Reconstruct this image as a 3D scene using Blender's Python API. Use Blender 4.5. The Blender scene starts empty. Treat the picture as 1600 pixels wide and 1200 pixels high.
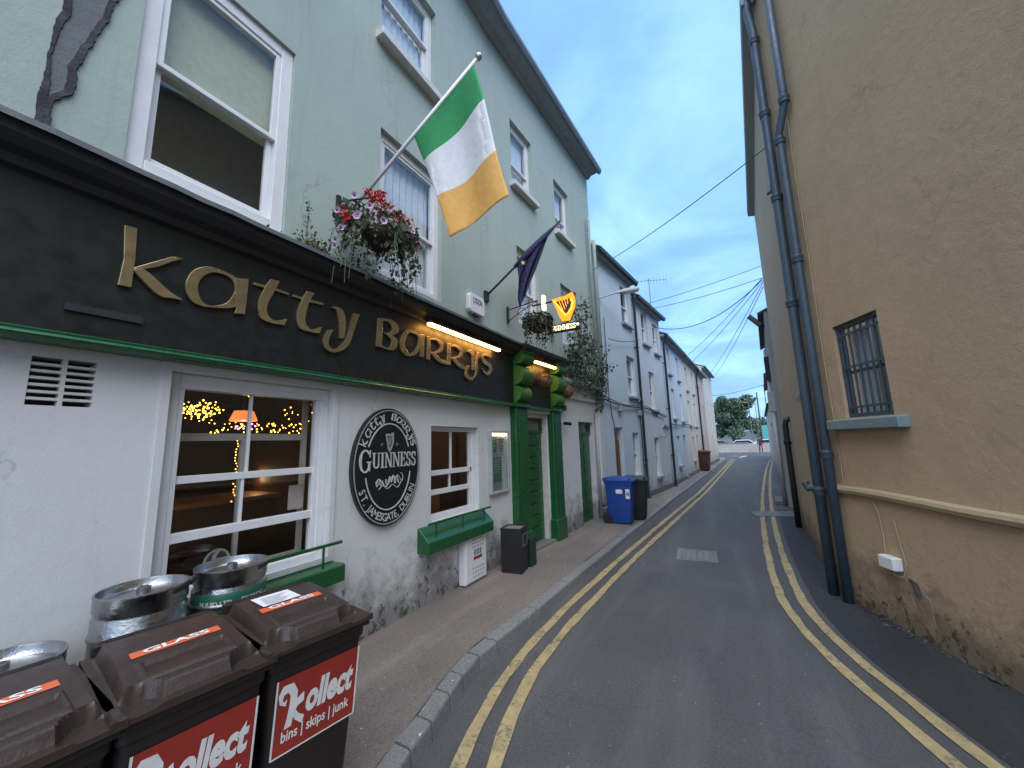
import bpy, bmesh, math, random
from mathutils import Vector, Matrix
random.seed(11)
scene = bpy.context.scene
COL = scene.collection

# ------------------------------------------------------------------ camera
cam_data = bpy.data.cameras.new('camera')
cam_data.sensor_width = 36.0
cam_data.lens = 13.5
cam_data.clip_start = 0.05
cam_data.clip_end = 3000
cam = bpy.data.objects.new('camera', cam_data)
COL.objects.link(cam)
cam.matrix_world = Matrix(((0.87416, 0.09784, 0.47568, 0.0),
                           (0.48484, -0.11962, -0.86639, 0.0),
                           (-0.02787, 0.98799, -0.15200, 1.85),
                           (0, 0, 0, 1)))
scene.camera = cam

# ------------------------------------------------------------------ sky, sun, exposure
SUN_ELEV, SUN_ROT = math.radians(58), math.radians(150)
world = bpy.data.worlds.new('World'); scene.world = world; world.use_nodes = True
wn, wl = world.node_tree.nodes, world.node_tree.links
wn.clear()
def wnode(t, **kw):
    n = wn.new(t)
    for k, v in kw.items(): setattr(n, k, v)
    return n
w_out = wnode('ShaderNodeOutputWorld'); w_bg = wnode('ShaderNodeBackground')
w_bg.inputs['Strength'].default_value = 0.10
sky = wnode('ShaderNodeTexSky', sky_type='NISHITA')
sky.sun_disc = False
sky.sun_elevation = math.radians(9); sky.sun_rotation = SUN_ROT
sky.air_density = 1.2; sky.dust_density = 0.6; sky.ozone_density = 3.0
tc = wnode('ShaderNodeTexCoord')
sep = wnode('ShaderNodeSeparateXYZ'); wl.new(tc.outputs['Generated'], sep.inputs[0])
zz = wnode('ShaderNodeMath', operation='ADD'); wl.new(sep.outputs[2], zz.inputs[0]); zz.inputs[1].default_value = 0.16
zm = wnode('ShaderNodeMath', operation='MAXIMUM'); wl.new(zz.outputs[0], zm.inputs[0]); zm.inputs[1].default_value = 0.05
dx = wnode('ShaderNodeMath', operation='DIVIDE'); wl.new(sep.outputs[0], dx.inputs[0]); wl.new(zm.outputs[0], dx.inputs[1])
dy = wnode('ShaderNodeMath', operation='DIVIDE'); wl.new(sep.outputs[1], dy.inputs[0]); wl.new(zm.outputs[0], dy.inputs[1])
cmb = wnode('ShaderNodeCombineXYZ'); wl.new(dx.outputs[0], cmb.inputs[0]); wl.new(dy.outputs[0], cmb.inputs[1])
cl1 = wnode('ShaderNodeTexNoise'); cl1.inputs['Scale'].default_value = 1.5; cl1.inputs['Detail'].default_value = 7; cl1.inputs['Roughness'].default_value = 0.55
cl1.inputs['Distortion'].default_value = 0.5
wl.new(cmb.outputs[0], cl1.inputs['Vector'])
cr1 = wnode('ShaderNodeValToRGB'); wl.new(cl1.outputs['Fac'], cr1.inputs[0])
# cloud cover: blue-grey undersides, paler thin places (values are for the 0.1 strength background)
e = cr1.color_ramp.elements
e[0].position = 0.30; e[0].color = (0.92, 1.75, 3.35, 1)
e[1].position = 0.80; e[1].color = (2.7, 4.3, 5.9, 1)
m1 = cr1.color_ramp.elements.new(0.47); m1.color = (1.18, 2.35, 4.55, 1)
m2 = cr1.color_ramp.elements.new(0.58); m2.color = (1.65, 3.0, 5.3, 1)
mixs = wnode('ShaderNodeMix', data_type='RGBA'); mixs.inputs[0].default_value = 0.86
wl.new(sky.outputs[0], mixs.inputs[6]); wl.new(cr1.outputs[0], mixs.inputs[7])
wl.new(mixs.outputs[2], w_bg.inputs['Color']); wl.new(w_bg.outputs[0], w_out.inputs['Surface'])

sun_data = bpy.data.lights.new('sun', 'SUN')
sun_data.energy = 1.5; sun_data.angle = math.radians(75); sun_data.color = (1.0, 0.97, 0.94)
sun = bpy.data.objects.new('sun', sun_data); COL.objects.link(sun)
sd = Vector((math.sin(SUN_ROT) * math.cos(SUN_ELEV), math.cos(SUN_ROT) * math.cos(SUN_ELEV), math.sin(SUN_ELEV)))
sun.rotation_euler = sd.to_track_quat('Z', 'Y').to_euler()
sun.location = (3, -4, 14)

scene.view_settings.view_transform = 'Standard'
scene.view_settings.look = 'None'
scene.view_settings.gamma = 1.0
scene.view_settings.use_curve_mapping = False
scene.view_settings.exposure = 1.65
scene.cycles.max_bounces = 6; scene.cycles.diffuse_bounces = 3; scene.cycles.glossy_bounces = 3; scene.cycles.transparent_max_bounces = 8
scene.cycles.caustics_reflective = False; scene.cycles.caustics_refractive = False

# ------------------------------------------------------------------ materials
def new_mat(name):
    m = bpy.data.materials.new(name); m.use_nodes = True
    nt = m.node_tree
    return m, nt, nt.nodes['Principled BSDF']
def N(nt, t, **kw):
    n = nt.nodes.new(t)
    for k, v in kw.items(): setattr(n, k, v)
    return n
def noise(nt, vec, scale, detail=4, rough=0.55):
    n = N(nt, 'ShaderNodeTexNoise'); n.inputs['Scale'].default_value = scale
    n.inputs['Detail'].default_value = detail; n.inputs['Roughness'].default_value = rough
    nt.links.new(vec, n.inputs['Vector']); return n.outputs['Fac']
def ramp(nt, fac, stops):
    r = N(nt, 'ShaderNodeValToRGB'); nt.links.new(fac, r.inputs[0])
    els = r.color_ramp.elements
    while len(els) < len(stops): els.new(0.5)
    for el, (p, c) in zip(els, stops):
        el.position = p; el.color = (c, c, c, 1) if isinstance(c, (int, float)) else (*c, 1)
    return r.outputs[0]
def mix(nt, fac, a, b, blend='MIX'):
    m = N(nt, 'ShaderNodeMix', data_type='RGBA', blend_type=blend)
    if isinstance(fac, (int, float)): m.inputs[0].default_value = fac
    else: nt.links.new(fac, m.inputs[0])
    for i, v in ((6, a), (7, b)):
        if isinstance(v, tuple): m.inputs[i].default_value = (*v, 1)
        else: nt.links.new(v, m.inputs[i])
    return m.outputs[2]
def math_(nt, op, a, b=None, clamp=False):
    m = N(nt, 'ShaderNodeMath', operation=op, use_clamp=clamp)
    for i, v in ((0, a), (1, b)):
        if v is None: continue
        if isinstance(v, (int, float)): m.inputs[i].default_value = v
        else: nt.links.new(v, m.inputs[i])
    return m.outputs[0]
def bump(nt, bsdf, h, strength, dist=0.01):
    b = N(nt, 'ShaderNodeBump'); b.inputs['Strength'].default_value = strength; b.inputs['Distance'].default_value = dist
    nt.links.new(h, b.inputs['Height']); nt.links.new(b.outputs[0], bsdf.inputs['Normal'])
def world_pos(nt):
    g = N(nt, 'ShaderNodeNewGeometry'); return g.outputs['Position']
def stretch(nt, vec, s):
    m = N(nt, 'ShaderNodeMapping'); m.inputs['Scale'].default_value = s; nt.links.new(vec, m.inputs['Vector']); return m.outputs[0]

def plaster(name, col, dark=None, rough=0.85, fine=90, relief=0.35, var=0.5, grime=None, streak=0.0, hairline=0.0):
    """painted render: patchy colour, trowel relief; grime = (z0, z1, colour, amount) splash dirt rising from the ground"""
    m, nt, b = new_mat(name); P = world_pos(nt)
    dark = dark or tuple(c * 0.78 for c in col)
    n1 = noise(nt, P, 0.9, 5); n2 = noise(nt, P, 6.0, 5, 0.65)
    f = ramp(nt, math_(nt, 'ADD', math_(nt, 'MULTIPLY', n1, 0.6), math_(nt, 'MULTIPLY', n2, 0.4)), [(0.36, 1.0), (0.62, 0.0)])
    c = mix(nt, math_(nt, 'MULTIPLY', f, var), col, dark)
    if streak:
        st = noise(nt, stretch(nt, P, (5, 5, 0.35)), 1.6, 6, 0.7)
        c = mix(nt, math_(nt, 'MULTIPLY', ramp(nt, st, [(0.55, 0.0), (0.78, 1.0)]), streak), c, tuple(x * 0.45 for x in col))
    if hairline:
        vd = N(nt, 'ShaderNodeTexVoronoi', feature='DISTANCE_TO_EDGE'); vd.inputs['Scale'].default_value = 0.55
        wv = N(nt, 'ShaderNodeVectorMath', operation='ADD'); nt.links.new(P, wv.inputs[0])
        nv = N(nt, 'ShaderNodeTexNoise'); nv.inputs['Scale'].default_value = 2.2; nv.inputs['Detail'].default_value = 6; nt.links.new(P, nv.inputs['Vector'])
        nt.links.new(nv.outputs['Color'], wv.inputs[1]); nt.links.new(wv.outputs[0], vd.inputs['Vector'])
        crk = math_(nt, 'MULTIPLY', ramp(nt, vd.outputs['Distance'], [(0.002, 1.0), (0.006, 0.0)]), ramp(nt, noise(nt, P, 1.3, 2), [(0.5, 0.0), (0.6, 1.0)]))
        c = mix(nt, math_(nt, 'MULTIPLY', crk, hairline), c, tuple(x * 0.35 for x in col))
    fn = noise(nt, P, fine, 3, 0.7); c = mix(nt, math_(nt, 'MULTIPLY', ramp(nt, fn, [(0.42, 1.0), (0.6, 0.0)]), min(0.5, relief * 0.5)), c, tuple(x * 0.62 for x in col))
    hgt = math_(nt, 'ADD', math_(nt, 'MULTIPLY', fn, 0.5), math_(nt, 'ADD', math_(nt, 'MULTIPLY', noise(nt, P, 14, 4), 0.8), math_(nt, 'MULTIPLY', noise(nt, P, 3, 3), 1.4)))
    if grime:
        z0, z1, gc, amt = grime
        s = N(nt, 'ShaderNodeSeparateXYZ'); nt.links.new(P, s.inputs[0])
        t = N(nt, 'ShaderNodeMapRange'); t.inputs[1].default_value = z0; t.inputs[2].default_value = z1
        t.inputs[3].default_value = 1.0; t.inputs[4].default_value = 0.0; nt.links.new(s.outputs[2], t.inputs[0])
        g1 = noise(nt, P, 3.2, 8, 0.72)
        msk = ramp(nt, math_(nt, 'ADD', math_(nt, 'MULTIPLY', t.outputs[0], 0.52), g1), [(0.66, 0.0), (0.92, 1.0)])
        c = mix(nt, math_(nt, 'MULTIPLY', msk, amt), c, gc)
        spots = ramp(nt, math_(nt, 'ADD', math_(nt, 'MULTIPLY', t.outputs[0], 0.22), noise(nt, stretch(nt, P, (1, 1, 0.8)), 11, 6, 0.75)), [(0.72, 0.0), (0.77, 1.0)])
        spots = math_(nt, 'MULTIPLY', spots, ramp(nt, t.outputs[0], [(0.2, 0.0), (0.5, 1.0)]))
        c = mix(nt, math_(nt, 'MULTIPLY', spots, amt), c, tuple(x * 0.35 for x in gc))
        hgt = math_(nt, 'SUBTRACT', hgt, math_(nt, 'MULTIPLY', spots, 1.2))
    nt.links.new(c, b.inputs['Base Color'])
    b.inputs['Roughness'].default_value = rough
    b.inputs['Specular IOR Level'].default_value = 0.3
    bump(nt, b, hgt, relief, 0.012)
    return m
def paint(name, col, rough=0.4, var=0.25, worn=None, metallic=0.0, relief=0.06, scale=7.0, coat=0.0):
    m, nt, b = new_mat(name); P = world_pos(nt)
    n1 = noise(nt, P, scale, 6, 0.65)
    c = mix(nt, math_(nt, 'MULTIPLY', ramp(nt, n1, [(0.35, 1.0), (0.65, 0.0)]), var), col, tuple(x * 0.55 for x in col))
    if worn:
        wc, amt = worn
        w = ramp(nt, noise(nt, P, 23, 7, 0.75), [(amt, 0.0), (amt + 0.05, 1.0)])
        c = mix(nt, w, c, wc)
    nt.links.new(c, b.inputs['Base Color'])
    r = ramp(nt, noise(nt, P, 12, 5), [(0.3, max(0.02, rough - 0.1)), (0.7, min(1.0, rough + 0.14))])
    nt.links.new(r, b.inputs['Roughness'])
    b.inputs['Metallic'].default_value = metallic
    if coat: b.inputs['Coat Weight'].default_value = coat
    bump(nt, b, noise(nt, P, 60, 4), relief, 0.006)
    return m
def plain(name, col, rough=0.6, metallic=0.0):
    m, nt, b = new_mat(name); P = world_pos(nt)
    c = mix(nt, ramp(nt, noise(nt, P, 18, 4), [(0.35, 0.0), (0.65, 1.0)]), tuple(x * 0.92 for x in col), tuple(min(1, x * 1.04) for x in col))
    nt.links.new(c, b.inputs['Base Color']); b.inputs['Roughness'].default_value = rough; b.inputs['Metallic'].default_value = metallic
    return m
def emit(name, col, strength):
    m, nt, b = new_mat(name)
    b.inputs['Base Color'].default_value = (*col, 1); b.inputs['Emission Color'].default_value = (*col, 1)
    b.inputs['Emission Strength'].default_value = strength; b.inputs['Roughness'].default_value = 0.5
    return m
def glass(name, tint=(0.86, 0.9, 0.9), rough=0.015, ior=1.5):
    m, nt, b = new_mat(name)
    nt.nodes.remove(b)
    tr = N(nt, 'ShaderNodeBsdfTransparent'); tr.inputs[0].default_value = (*tint, 1)
    gl = N(nt, 'ShaderNodeBsdfGlossy'); gl.inputs['Roughness'].default_value = rough
    fr = N(nt, 'ShaderNodeFresnel'); fr.inputs['IOR'].default_value = ior
    P = world_pos(nt)
    bp = N(nt, 'ShaderNodeBump'); bp.inputs['Strength'].default_value = 0.02; bp.inputs['Distance'].default_value = 0.02
    nt.links.new(noise(nt, P, 1.7, 2), bp.inputs['Height']); nt.links.new(bp.outputs[0], gl.inputs['Normal'])
    geo = N(nt, 'ShaderNodeNewGeometry')   # only the outer face of the pane mirrors; the inner face lets light straight on
    mx = N(nt, 'ShaderNodeMixShader'); nt.links.new(math_(nt, 'MULTIPLY', fr.outputs[0], math_(nt, 'SUBTRACT', 1.0, geo.outputs['Backfacing'])), mx.inputs[0])
    nt.links.new(tr.outputs[0], mx.inputs[1]); nt.links.new(gl.outputs[0], mx.inputs[2])
    nt.links.new(mx.outputs[0], nt.nodes['Material Output'].inputs['Surface'])
    return m
def leaf_mat(name, col, var=(0.5, 1.3)):
    m, nt, b = new_mat(name); P = world_pos(nt)
    n1 = noise(nt, P, 9, 3)
    c = mix(nt, ramp(nt, n1, [(0.3, 0.0), (0.7, 1.0)]), tuple(x * var[0] for x in col), tuple(min(1, x * var[1]) for x in col))
    nt.links.new(c, b.inputs['Base Color']); b.inputs['Roughness'].default_value = 0.55
    b.inputs['Subsurface Weight'].default_value = 0.0
    return m
def asphalt(name, col, light, scale=1.0, patch=0.35):
    m, nt, b = new_mat(name); P = world_pos(nt)
    grit = noise(nt, P, 220, 2, 0.8); mid = noise(nt, P, 26, 5, 0.7); big = noise(nt, P, 0.8, 6, 0.6)
    c = mix(nt, ramp(nt, grit, [(0.40, 0.0), (0.62, 1.0)]), tuple(x * 0.75 for x in col), light)
    sp2 = noise(nt, P, 48, 4, 0.85); c = mix(nt, math_(nt, 'MULTIPLY', ramp(nt, sp2, [(0.48, 0.0), (0.62, 1.0)]), 0.75), c, tuple(x * 0.5 for x in col))
    c = mix(nt, math_(nt, 'MULTIPLY', ramp(nt, big, [(0.38, 1.0), (0.6, 0.0)]), patch), c, tuple(x * 0.6 for x in col))
    c = mix(nt, math_(nt, 'MULTIPLY', ramp(nt, mid, [(0.58, 0.0), (0.75, 1.0)]), 0.3), c, light)
    trk = noise(nt, stretch(nt, P, (1.6, 0.16, 1)), 1.5, 5, 0.6); c = mix(nt, math_(nt, 'MULTIPLY', ramp(nt, trk, [(0.5, 0.0), (0.7, 1.0)]), 0.45), c, tuple(x * 1.15 for x in light))
    st_ = ramp(nt, noise(nt, P, 2.6, 7, 0.72), [(0.60, 0.0), (0.72, 1.0)]); c = mix(nt, math_(nt, 'MULTIPLY', st_, 0.55), c, tuple(x * 0.45 for x in col))
    vd = N(nt, 'ShaderNodeTexVoronoi', feature='DISTANCE_TO_EDGE'); vd.inputs['Scale'].default_value = 0.5
    wv = N(nt, 'ShaderNodeVectorMath', operation='ADD'); nt.links.new(P, wv.inputs[0]); nv = N(nt, 'ShaderNodeTexNoise'); nv.inputs['Scale'].default_value = 3.0; nv.inputs['Detail'].default_value = 7
    nt.links.new(P, nv.inputs['Vector']); nt.links.new(nv.outputs['Color'], wv.inputs[1]); nt.links.new(wv.outputs[0], vd.inputs['Vector'])
    crk = math_(nt, 'MULTIPLY', ramp(nt, vd.outputs['Distance'], [(0.004, 1.0), (0.009, 0.0)]), ramp(nt, noise(nt, P, 0.9, 2), [(0.48, 0.0), (0.56, 1.0)]))
    c = mix(nt, math_(nt, 'MULTIPLY', crk, 0.22), c, tuple(x * 0.35 for x in col))
    fl = ramp(nt, noise(nt, P, 38, 2, 0.4), [(0.735, 0.0), (0.76, 1.0)])
    c = mix(nt, math_(nt, 'MULTIPLY', fl, 0.5), c, tuple(min(1, x * 3.2) for x in light))
    nt.links.new(c, b.inputs['Base Color'])
    nt.links.new(ramp(nt, big, [(0.3, 0.62), (0.7, 0.82)]), b.inputs['Roughness'])
    bump(nt, b, math_(nt, 'ADD', grit, math_(nt, 'MULTIPLY', mid, 0.6)), 0.45, 0.006)
    return m
def line_paint(name, col, under, amt=0.56):
    m, nt, b = new_mat(name); P = world_pos(nt)
    w = ramp(nt, math_(nt, 'ADD', math_(nt, 'MULTIPLY', noise(nt, P, 30, 8, 0.8), 0.7), math_(nt, 'MULTIPLY', noise(nt, P, 4, 4), 0.3)), [(amt, 0.0), (amt + 0.08, 1.0)])
    c = mix(nt, ramp(nt, noise(nt, P, 9, 5), [(0.3, 0.0), (0.7, 1.0)]), tuple(x * 0.72 for x in col), col)
    nt.links.new(mix(nt, w, c, under), b.inputs['Base Color']); b.inputs['Roughness'].default_value = 0.75
    bump(nt, b, noise(nt, P, 200, 2), 0.3, 0.004)
    return m

M = {}
M['pub_white'] = plaster('pub_white_render', (0.66, 0.67, 0.66), (0.57, 0.58, 0.58), relief=0.22, var=0.5, grime=(0.1, 1.05, (0.19, 0.18, 0.17), 0.85), streak=0.14, hairline=0.4)
M['pub_green'] = plaster('pub_sage_render', (0.40, 0.475, 0.425), (0.34, 0.415, 0.375), relief=0.30, var=0.6, streak=0.34, hairline=0.35)
M['row_white'] = plaster('row_white_render', (0.60, 0.63, 0.65), (0.50, 0.535, 0.56), relief=0.25, grime=(0.0, 0.9, (0.2, 0.2, 0.2), 0.5), streak=0.22)
M['row_blue'] = plaster('row_pale_blue_render', (0.53, 0.61, 0.67), (0.46, 0.54, 0.6), relief=0.25, grime=(0.0, 0.9, (0.2, 0.2, 0.2), 0.5), streak=0.25)
M['row_cream'] = plaster('row_cream_render', (0.62, 0.585, 0.51), (0.47, 0.44, 0.38), relief=0.3, grime=(0.0, 1.0, (0.2, 0.18, 0.16), 0.5), streak=0.4)
M['row_pink'] = plaster('row_pinkish_render', (0.50, 0.42, 0.375), (0.4, 0.34, 0.31), relief=0.3, grime=(0.0, 1.0, (0.2, 0.18, 0.16), 0.5), streak=0.4)
M['ochre'] = plaster('ochre_roughcast', (0.54, 0.40, 0.255), (0.45, 0.335, 0.215), rough=0.92, fine=110, relief=0.75, var=0.7, grime=(-0.1, 0.85, (0.12, 0.09, 0.06), 0.7), streak=0.22, hairline=0.3)
M['ochre_trim'] = plaster('ochre_trim', (0.45, 0.35, 0.215), relief=0.5, var=0.4)
M['grey_render'] = plaster('grey_render', (0.34, 0.35, 0.34), relief=0.4, var=0.6, streak=0.4)
M['bare_plaster'] = plaster('bare_plaster_patch', (0.36, 0.27, 0.175), (0.22, 0.17, 0.12), relief=0.9, var=0.9, fine=60)
M['plinth'] = plaster('dark_plinth', (0.16, 0.17, 0.17), relief=0.4, var=0.5)
M['white_paint'] = paint('white_gloss_paint', (0.74, 0.75, 0.76), 0.4, 0.16)
M['white_worn'] = paint('white_worn_paint', (0.66, 0.64, 0.61), 0.5, 0.35, worn=((0.25, 0.22, 0.19), 0.64))
M['upvc'] = paint('white_plastic', (0.76, 0.77, 0.78), 0.32, 0.1)
M['green_paint'] = paint('green_gloss_paint', (0.009, 0.088, 0.024), 0.32, 0.3, worn=((0.30, 0.31, 0.27), 0.735), coat=0.2)
M['sage_pipe'] = paint('sage_pipe', (0.36, 0.43, 0.38), 0.5, 0.3)
M['green_bracket'] = paint('leaf_green_paint', (0.045, 0.17, 0.025), 0.62, 0.5, worn=((0.02, 0.05, 0.015), 0.66), relief=0.25)
M['green_trim'] = paint('fascia_green_trim', (0.014, 0.11, 0.042), 0.3, 0.3, coat=0.2)
M['door_green'] = paint('door_green', (0.012, 0.10, 0.028), 0.3, 0.3, coat=0.25)
M['fascia'] = paint('black_green_fascia', (0.0075, 0.009, 0.0085), 0.46, 0.35, relief=0.08, scale=3)
M['cornice'] = paint('dark_cornice', (0.022, 0.024, 0.028), 0.55, 0.5, relief=0.3)
M['lead'] = paint('lead_flashing', (0.10, 0.11, 0.12), 0.6, 0.6, relief=0.5)
M['gold'] = paint('gold_leaf', (0.40, 0.32, 0.18), 0.32, 0.40, metallic=0.8, relief=0.12)
M['tar'] = paint('tar_and_bare_stone', (0.035, 0.035, 0.040), 0.85, 0.9, worn=((0.12, 0.13, 0.13), 0.64), relief=0.9, scale=20)
M['scar_grey'] = plaster('bare_grey_scar', (0.17, 0.18, 0.185), relief=0.6, var=0.8)
M['cover_plate'] = paint('worn_cover', (0.20, 0.195, 0.19), 0.7, 0.5, relief=0.6)
M['slate'] = paint('slate', (0.07, 0.075, 0.085), 0.6, 0.5, relief=0.5)
M['gutter_grey'] = paint('grey_gutter', (0.19, 0.22, 0.25), 0.5, 0.4)
M['soffit'] = paint('grey_soffit', (0.33, 0.37, 0.40), 0.6, 0.4)
M['black_pipe'] = paint('black_pipe', (0.014, 0.018, 0.024), 0.42, 0.3, relief=0.15)
M['blue_pipe'] = paint('dark_blue_grey_pipe', (0.055, 0.088, 0.120), 0.45, 0.45, worn=((0.14, 0.16, 0.17), 0.72), relief=0.2)  # base colour brightened to imitate haze flare over the pipes
M['grey_pipe'] = paint('pale_grey_pipe', (0.42, 0.44, 0.45), 0.5, 0.3)
M['iron'] = paint('black_iron', (0.015, 0.015, 0.017), 0.5, 0.3)
M['glass'] = glass('window_glass')
M['glass_dark'] = glass('sky_mirroring_glass', (0.94, 0.96, 0.97), 0.02, 2.2)
M['glass_mid'] = glass('old_glass', (0.94, 0.95, 0.94), 0.02, 1.75)
M['room_lightened'] = plain('lightened_room', (0.55, 0.56, 0.53), 0.9)  # room colour lightened to stand in for reflections in the panes
M['room_curtain'] = plain('net_curtain', (0.80, 0.82, 0.84), 0.9)
M['blind'] = plain('cream_blind', (0.50, 0.52, 0.36), 0.85)
M['pub_room'] = plain('pub_brown_wall', (0.035, 0.022, 0.018), 0.8)
M['pub_wood'] = plain('dark_wood', (0.055, 0.026, 0.014), 0.5)
M['orange_wood'] = plain('orange_wood', (0.24, 0.115, 0.045), 0.5)
M['yellow_board'] = plain('yellow_board', (0.6, 0.40, 0.03), 0.5)
M['sign_black'] = paint('sign_black', (0.010, 0.012, 0.015), 0.35, 0.2)
M['sign_cream'] = plain('sign_cream', (0.54, 0.53, 0.49), 0.5)
M['sign_grey'] = plain('sign_grey', (0.33, 0.33, 0.32), 0.5)
M['steel'] = paint('keg_steel', (0.45, 0.455, 0.46), 0.30, 0.28, metallic=1.0, relief=0.35, scale=9)
M['steel_dull'] = paint('dull_steel', (0.25, 0.26, 0.27), 0.5, 0.4, metallic=0.9)
M['keg_green'] = paint('keg_green_band', (0.012, 0.10, 0.06), 0.4, 0.4, worn=((0.25, 0.27, 0.27), 0.66))
M['bin_brown'] = paint('brown_plastic', (0.040, 0.025, 0.021), 0.42, 0.5, worn=((0.085, 0.07, 0.062), 0.68), relief=0.3)
M['bin_body'] = paint('dark_brown_plastic', (0.016, 0.011, 0.010), 0.48, 0.3, relief=0.2)
M['bin_black'] = paint('black_plastic', (0.010, 0.010, 0.011), 0.5, 0.3, relief=0.2)
M['bin_blue'] = paint('blue_plastic', (0.012, 0.06, 0.30), 0.42, 0.3, relief=0.12)
M['bin_green'] = paint('dark_green_plastic', (0.012, 0.035, 0.025), 0.45, 0.3)
M['bin_red'] = paint('maroon_plastic', (0.09, 0.028, 0.025), 0.5, 0.3)
M['rubber'] = plain('rubber', (0.02, 0.02, 0.02), 0.85)
M['sticker_red'] = paint('red_sticker', (0.34, 0.032, 0.024), 0.4, 0.45, worn=((0.42, 0.30, 0.27), 0.715))
M['sticker_orange'] = paint('orange_sticker', (0.70, 0.13, 0.045), 0.35, 0.25)
M['sticker_white'] = plain('white_sticker', (0.76, 0.76, 0.74), 0.5)
M['paper'] = plain('paper', (0.72, 0.74, 0.77), 0.6)
M['ink'] = plain('ink', (0.05, 0.06, 0.08), 0.6)
M['poster_green'] = plain('poster_green', (0.08, 0.22, 0.15), 0.5)
M['poster_pale'] = plain('poster_pale', (0.5, 0.42, 0.42), 0.5)
M['concrete'] = asphalt('pavement_concrete', (0.180, 0.156, 0.136), (0.285, 0.250, 0.218), patch=0.45)
M['kerb'] = asphalt('kerb_concrete', (0.20, 0.205, 0.205), (0.30, 0.30, 0.295), patch=0.45)
M['asphalt'] = asphalt('road_asphalt', (0.078, 0.077, 0.078), (0.132, 0.130, 0.130), patch=0.5)
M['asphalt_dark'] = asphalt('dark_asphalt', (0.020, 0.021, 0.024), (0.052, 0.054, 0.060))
M['yellow'] = line_paint('yellow_line_paint', (0.44, 0.345, 0.165), (0.12, 0.11, 0.095), 0.515)
M['white_line'] = line_paint('white_line_paint', (0.55, 0.56, 0.56), (0.10, 0.10, 0.10), 0.55)
M['cover'] = paint('iron_cover', (0.10, 0.105, 0.11), 0.6, 0.5, relief=0.6)
M['cover_conc'] = asphalt('cover_frame_concrete', (0.17, 0.165, 0.16), (0.26, 0.25, 0.24))
M['led'] = emit('warm_led_strip', (1.0, 0.47, 0.10), 10)
M['led_case'] = emit('case_light', (1.0, 0.75, 0.42), 5)
M['harp_glow'] = emit('amber_harp', (1.0, 0.30, 0.012), 0.42)
M['harp_tube'] = emit('amber_harp_tube', (1.0, 0.46, 0.08), 0.75)
M['word_glow'] = emit('warm_white_letters', (1.0, 0.80, 0.48), 0.75)
M['fairy'] = emit('fairy_light', (1.0, 0.50, 0.07), 2.6)
M['fairy_pink'] = emit('pink_light', (0.9, 0.30, 0.75), 1.6)
M['shade'] = emit('orange_lampshade', (1.0, 0.27, 0.08), 0.35)
M['lamp_yellow'] = emit('yellow_lamp', (1.0, 0.72, 0.28), 3)
M['flag_green'] = plain('flag_green', (0.015, 0.24, 0.075), 0.8)
M['flag_white'] = plain('flag_white', (0.58, 0.60, 0.63), 0.8)
M['flag_orange'] = plain('flag_orange', (0.60, 0.325, 0.085), 0.8)
M['flag_navy'] = plain('flag_navy', (0.010, 0.014, 0.06), 0.8)
M['flag_gold'] = plain('flag_gold', (0.6, 0.48, 0.12), 0.7)
M['leaf'] = leaf_mat('basket_leaf', (0.045, 0.085, 0.035))
M['leaf_dry'] = leaf_mat('dry_leaf', (0.12, 0.10, 0.05))
M['leaf_bush'] = leaf_mat('ledge_leaf', (0.085, 0.125, 0.085))
M['leaf_tree'] = leaf_mat('tree_leaf', (0.105, 0.165, 0.10))  # distance haze put into the leaf colour by lightening it
M['dark_soil'] = plain('dark_liner', (0.03, 0.022, 0.018), 0.95)
M['flower_red'] = plain('red_petal', (0.55, 0.025, 0.03), 0.6)
M['flower_pink'] = plain('lilac_petal', (0.56, 0.40, 0.56), 0.6)
M['flower_eye'] = plain('dark_flower_eye', (0.10, 0.03, 0.12), 0.7)
M['bark'] = plain('bark', (0.09, 0.075, 0.06), 0.9)
M['wicker'] = paint('dry_wicker', (0.15, 0.105, 0.05), 0.9, 0.6, relief=0.9, scale=30)
M['stone_wall'] = plaster('quay_wall_stone', (0.42, 0.41, 0.39), relief=0.5, var=0.6)
M['car_white'] = paint('car_white', (0.68, 0.70, 0.73), 0.25, 0.08, coat=0.5)
M['car_grey'] = paint('car_grey', (0.16, 0.17, 0.19), 0.25, 0.1, metallic=0.4, coat=0.5)
M['car_glass'] = plain('car_glass', (0.03, 0.035, 0.04), 0.08)
M['teal'] = plain('teal_board', (0.08, 0.42, 0.40), 0.5)
M['coat'] = plain('dark_coat', (0.03, 0.03, 0.035), 0.9)
M['red_cloth'] = plain('red_trousers', (0.42, 0.05, 0.07), 0.9)
M['skin'] = plain('skin', (0.45, 0.28, 0.2), 0.6)
M['hill'] = plaster('far_trees_and_roofs', (0.16, 0.21, 0.22), (0.10, 0.14, 0.13), var=1.0)
M['wood_brown'] = paint('brown_door', (0.13, 0.075, 0.05), 0.5, 0.3)
M['cable'] = plain('grey_cable', (0.05, 0.055, 0.06), 0.6)

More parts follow.
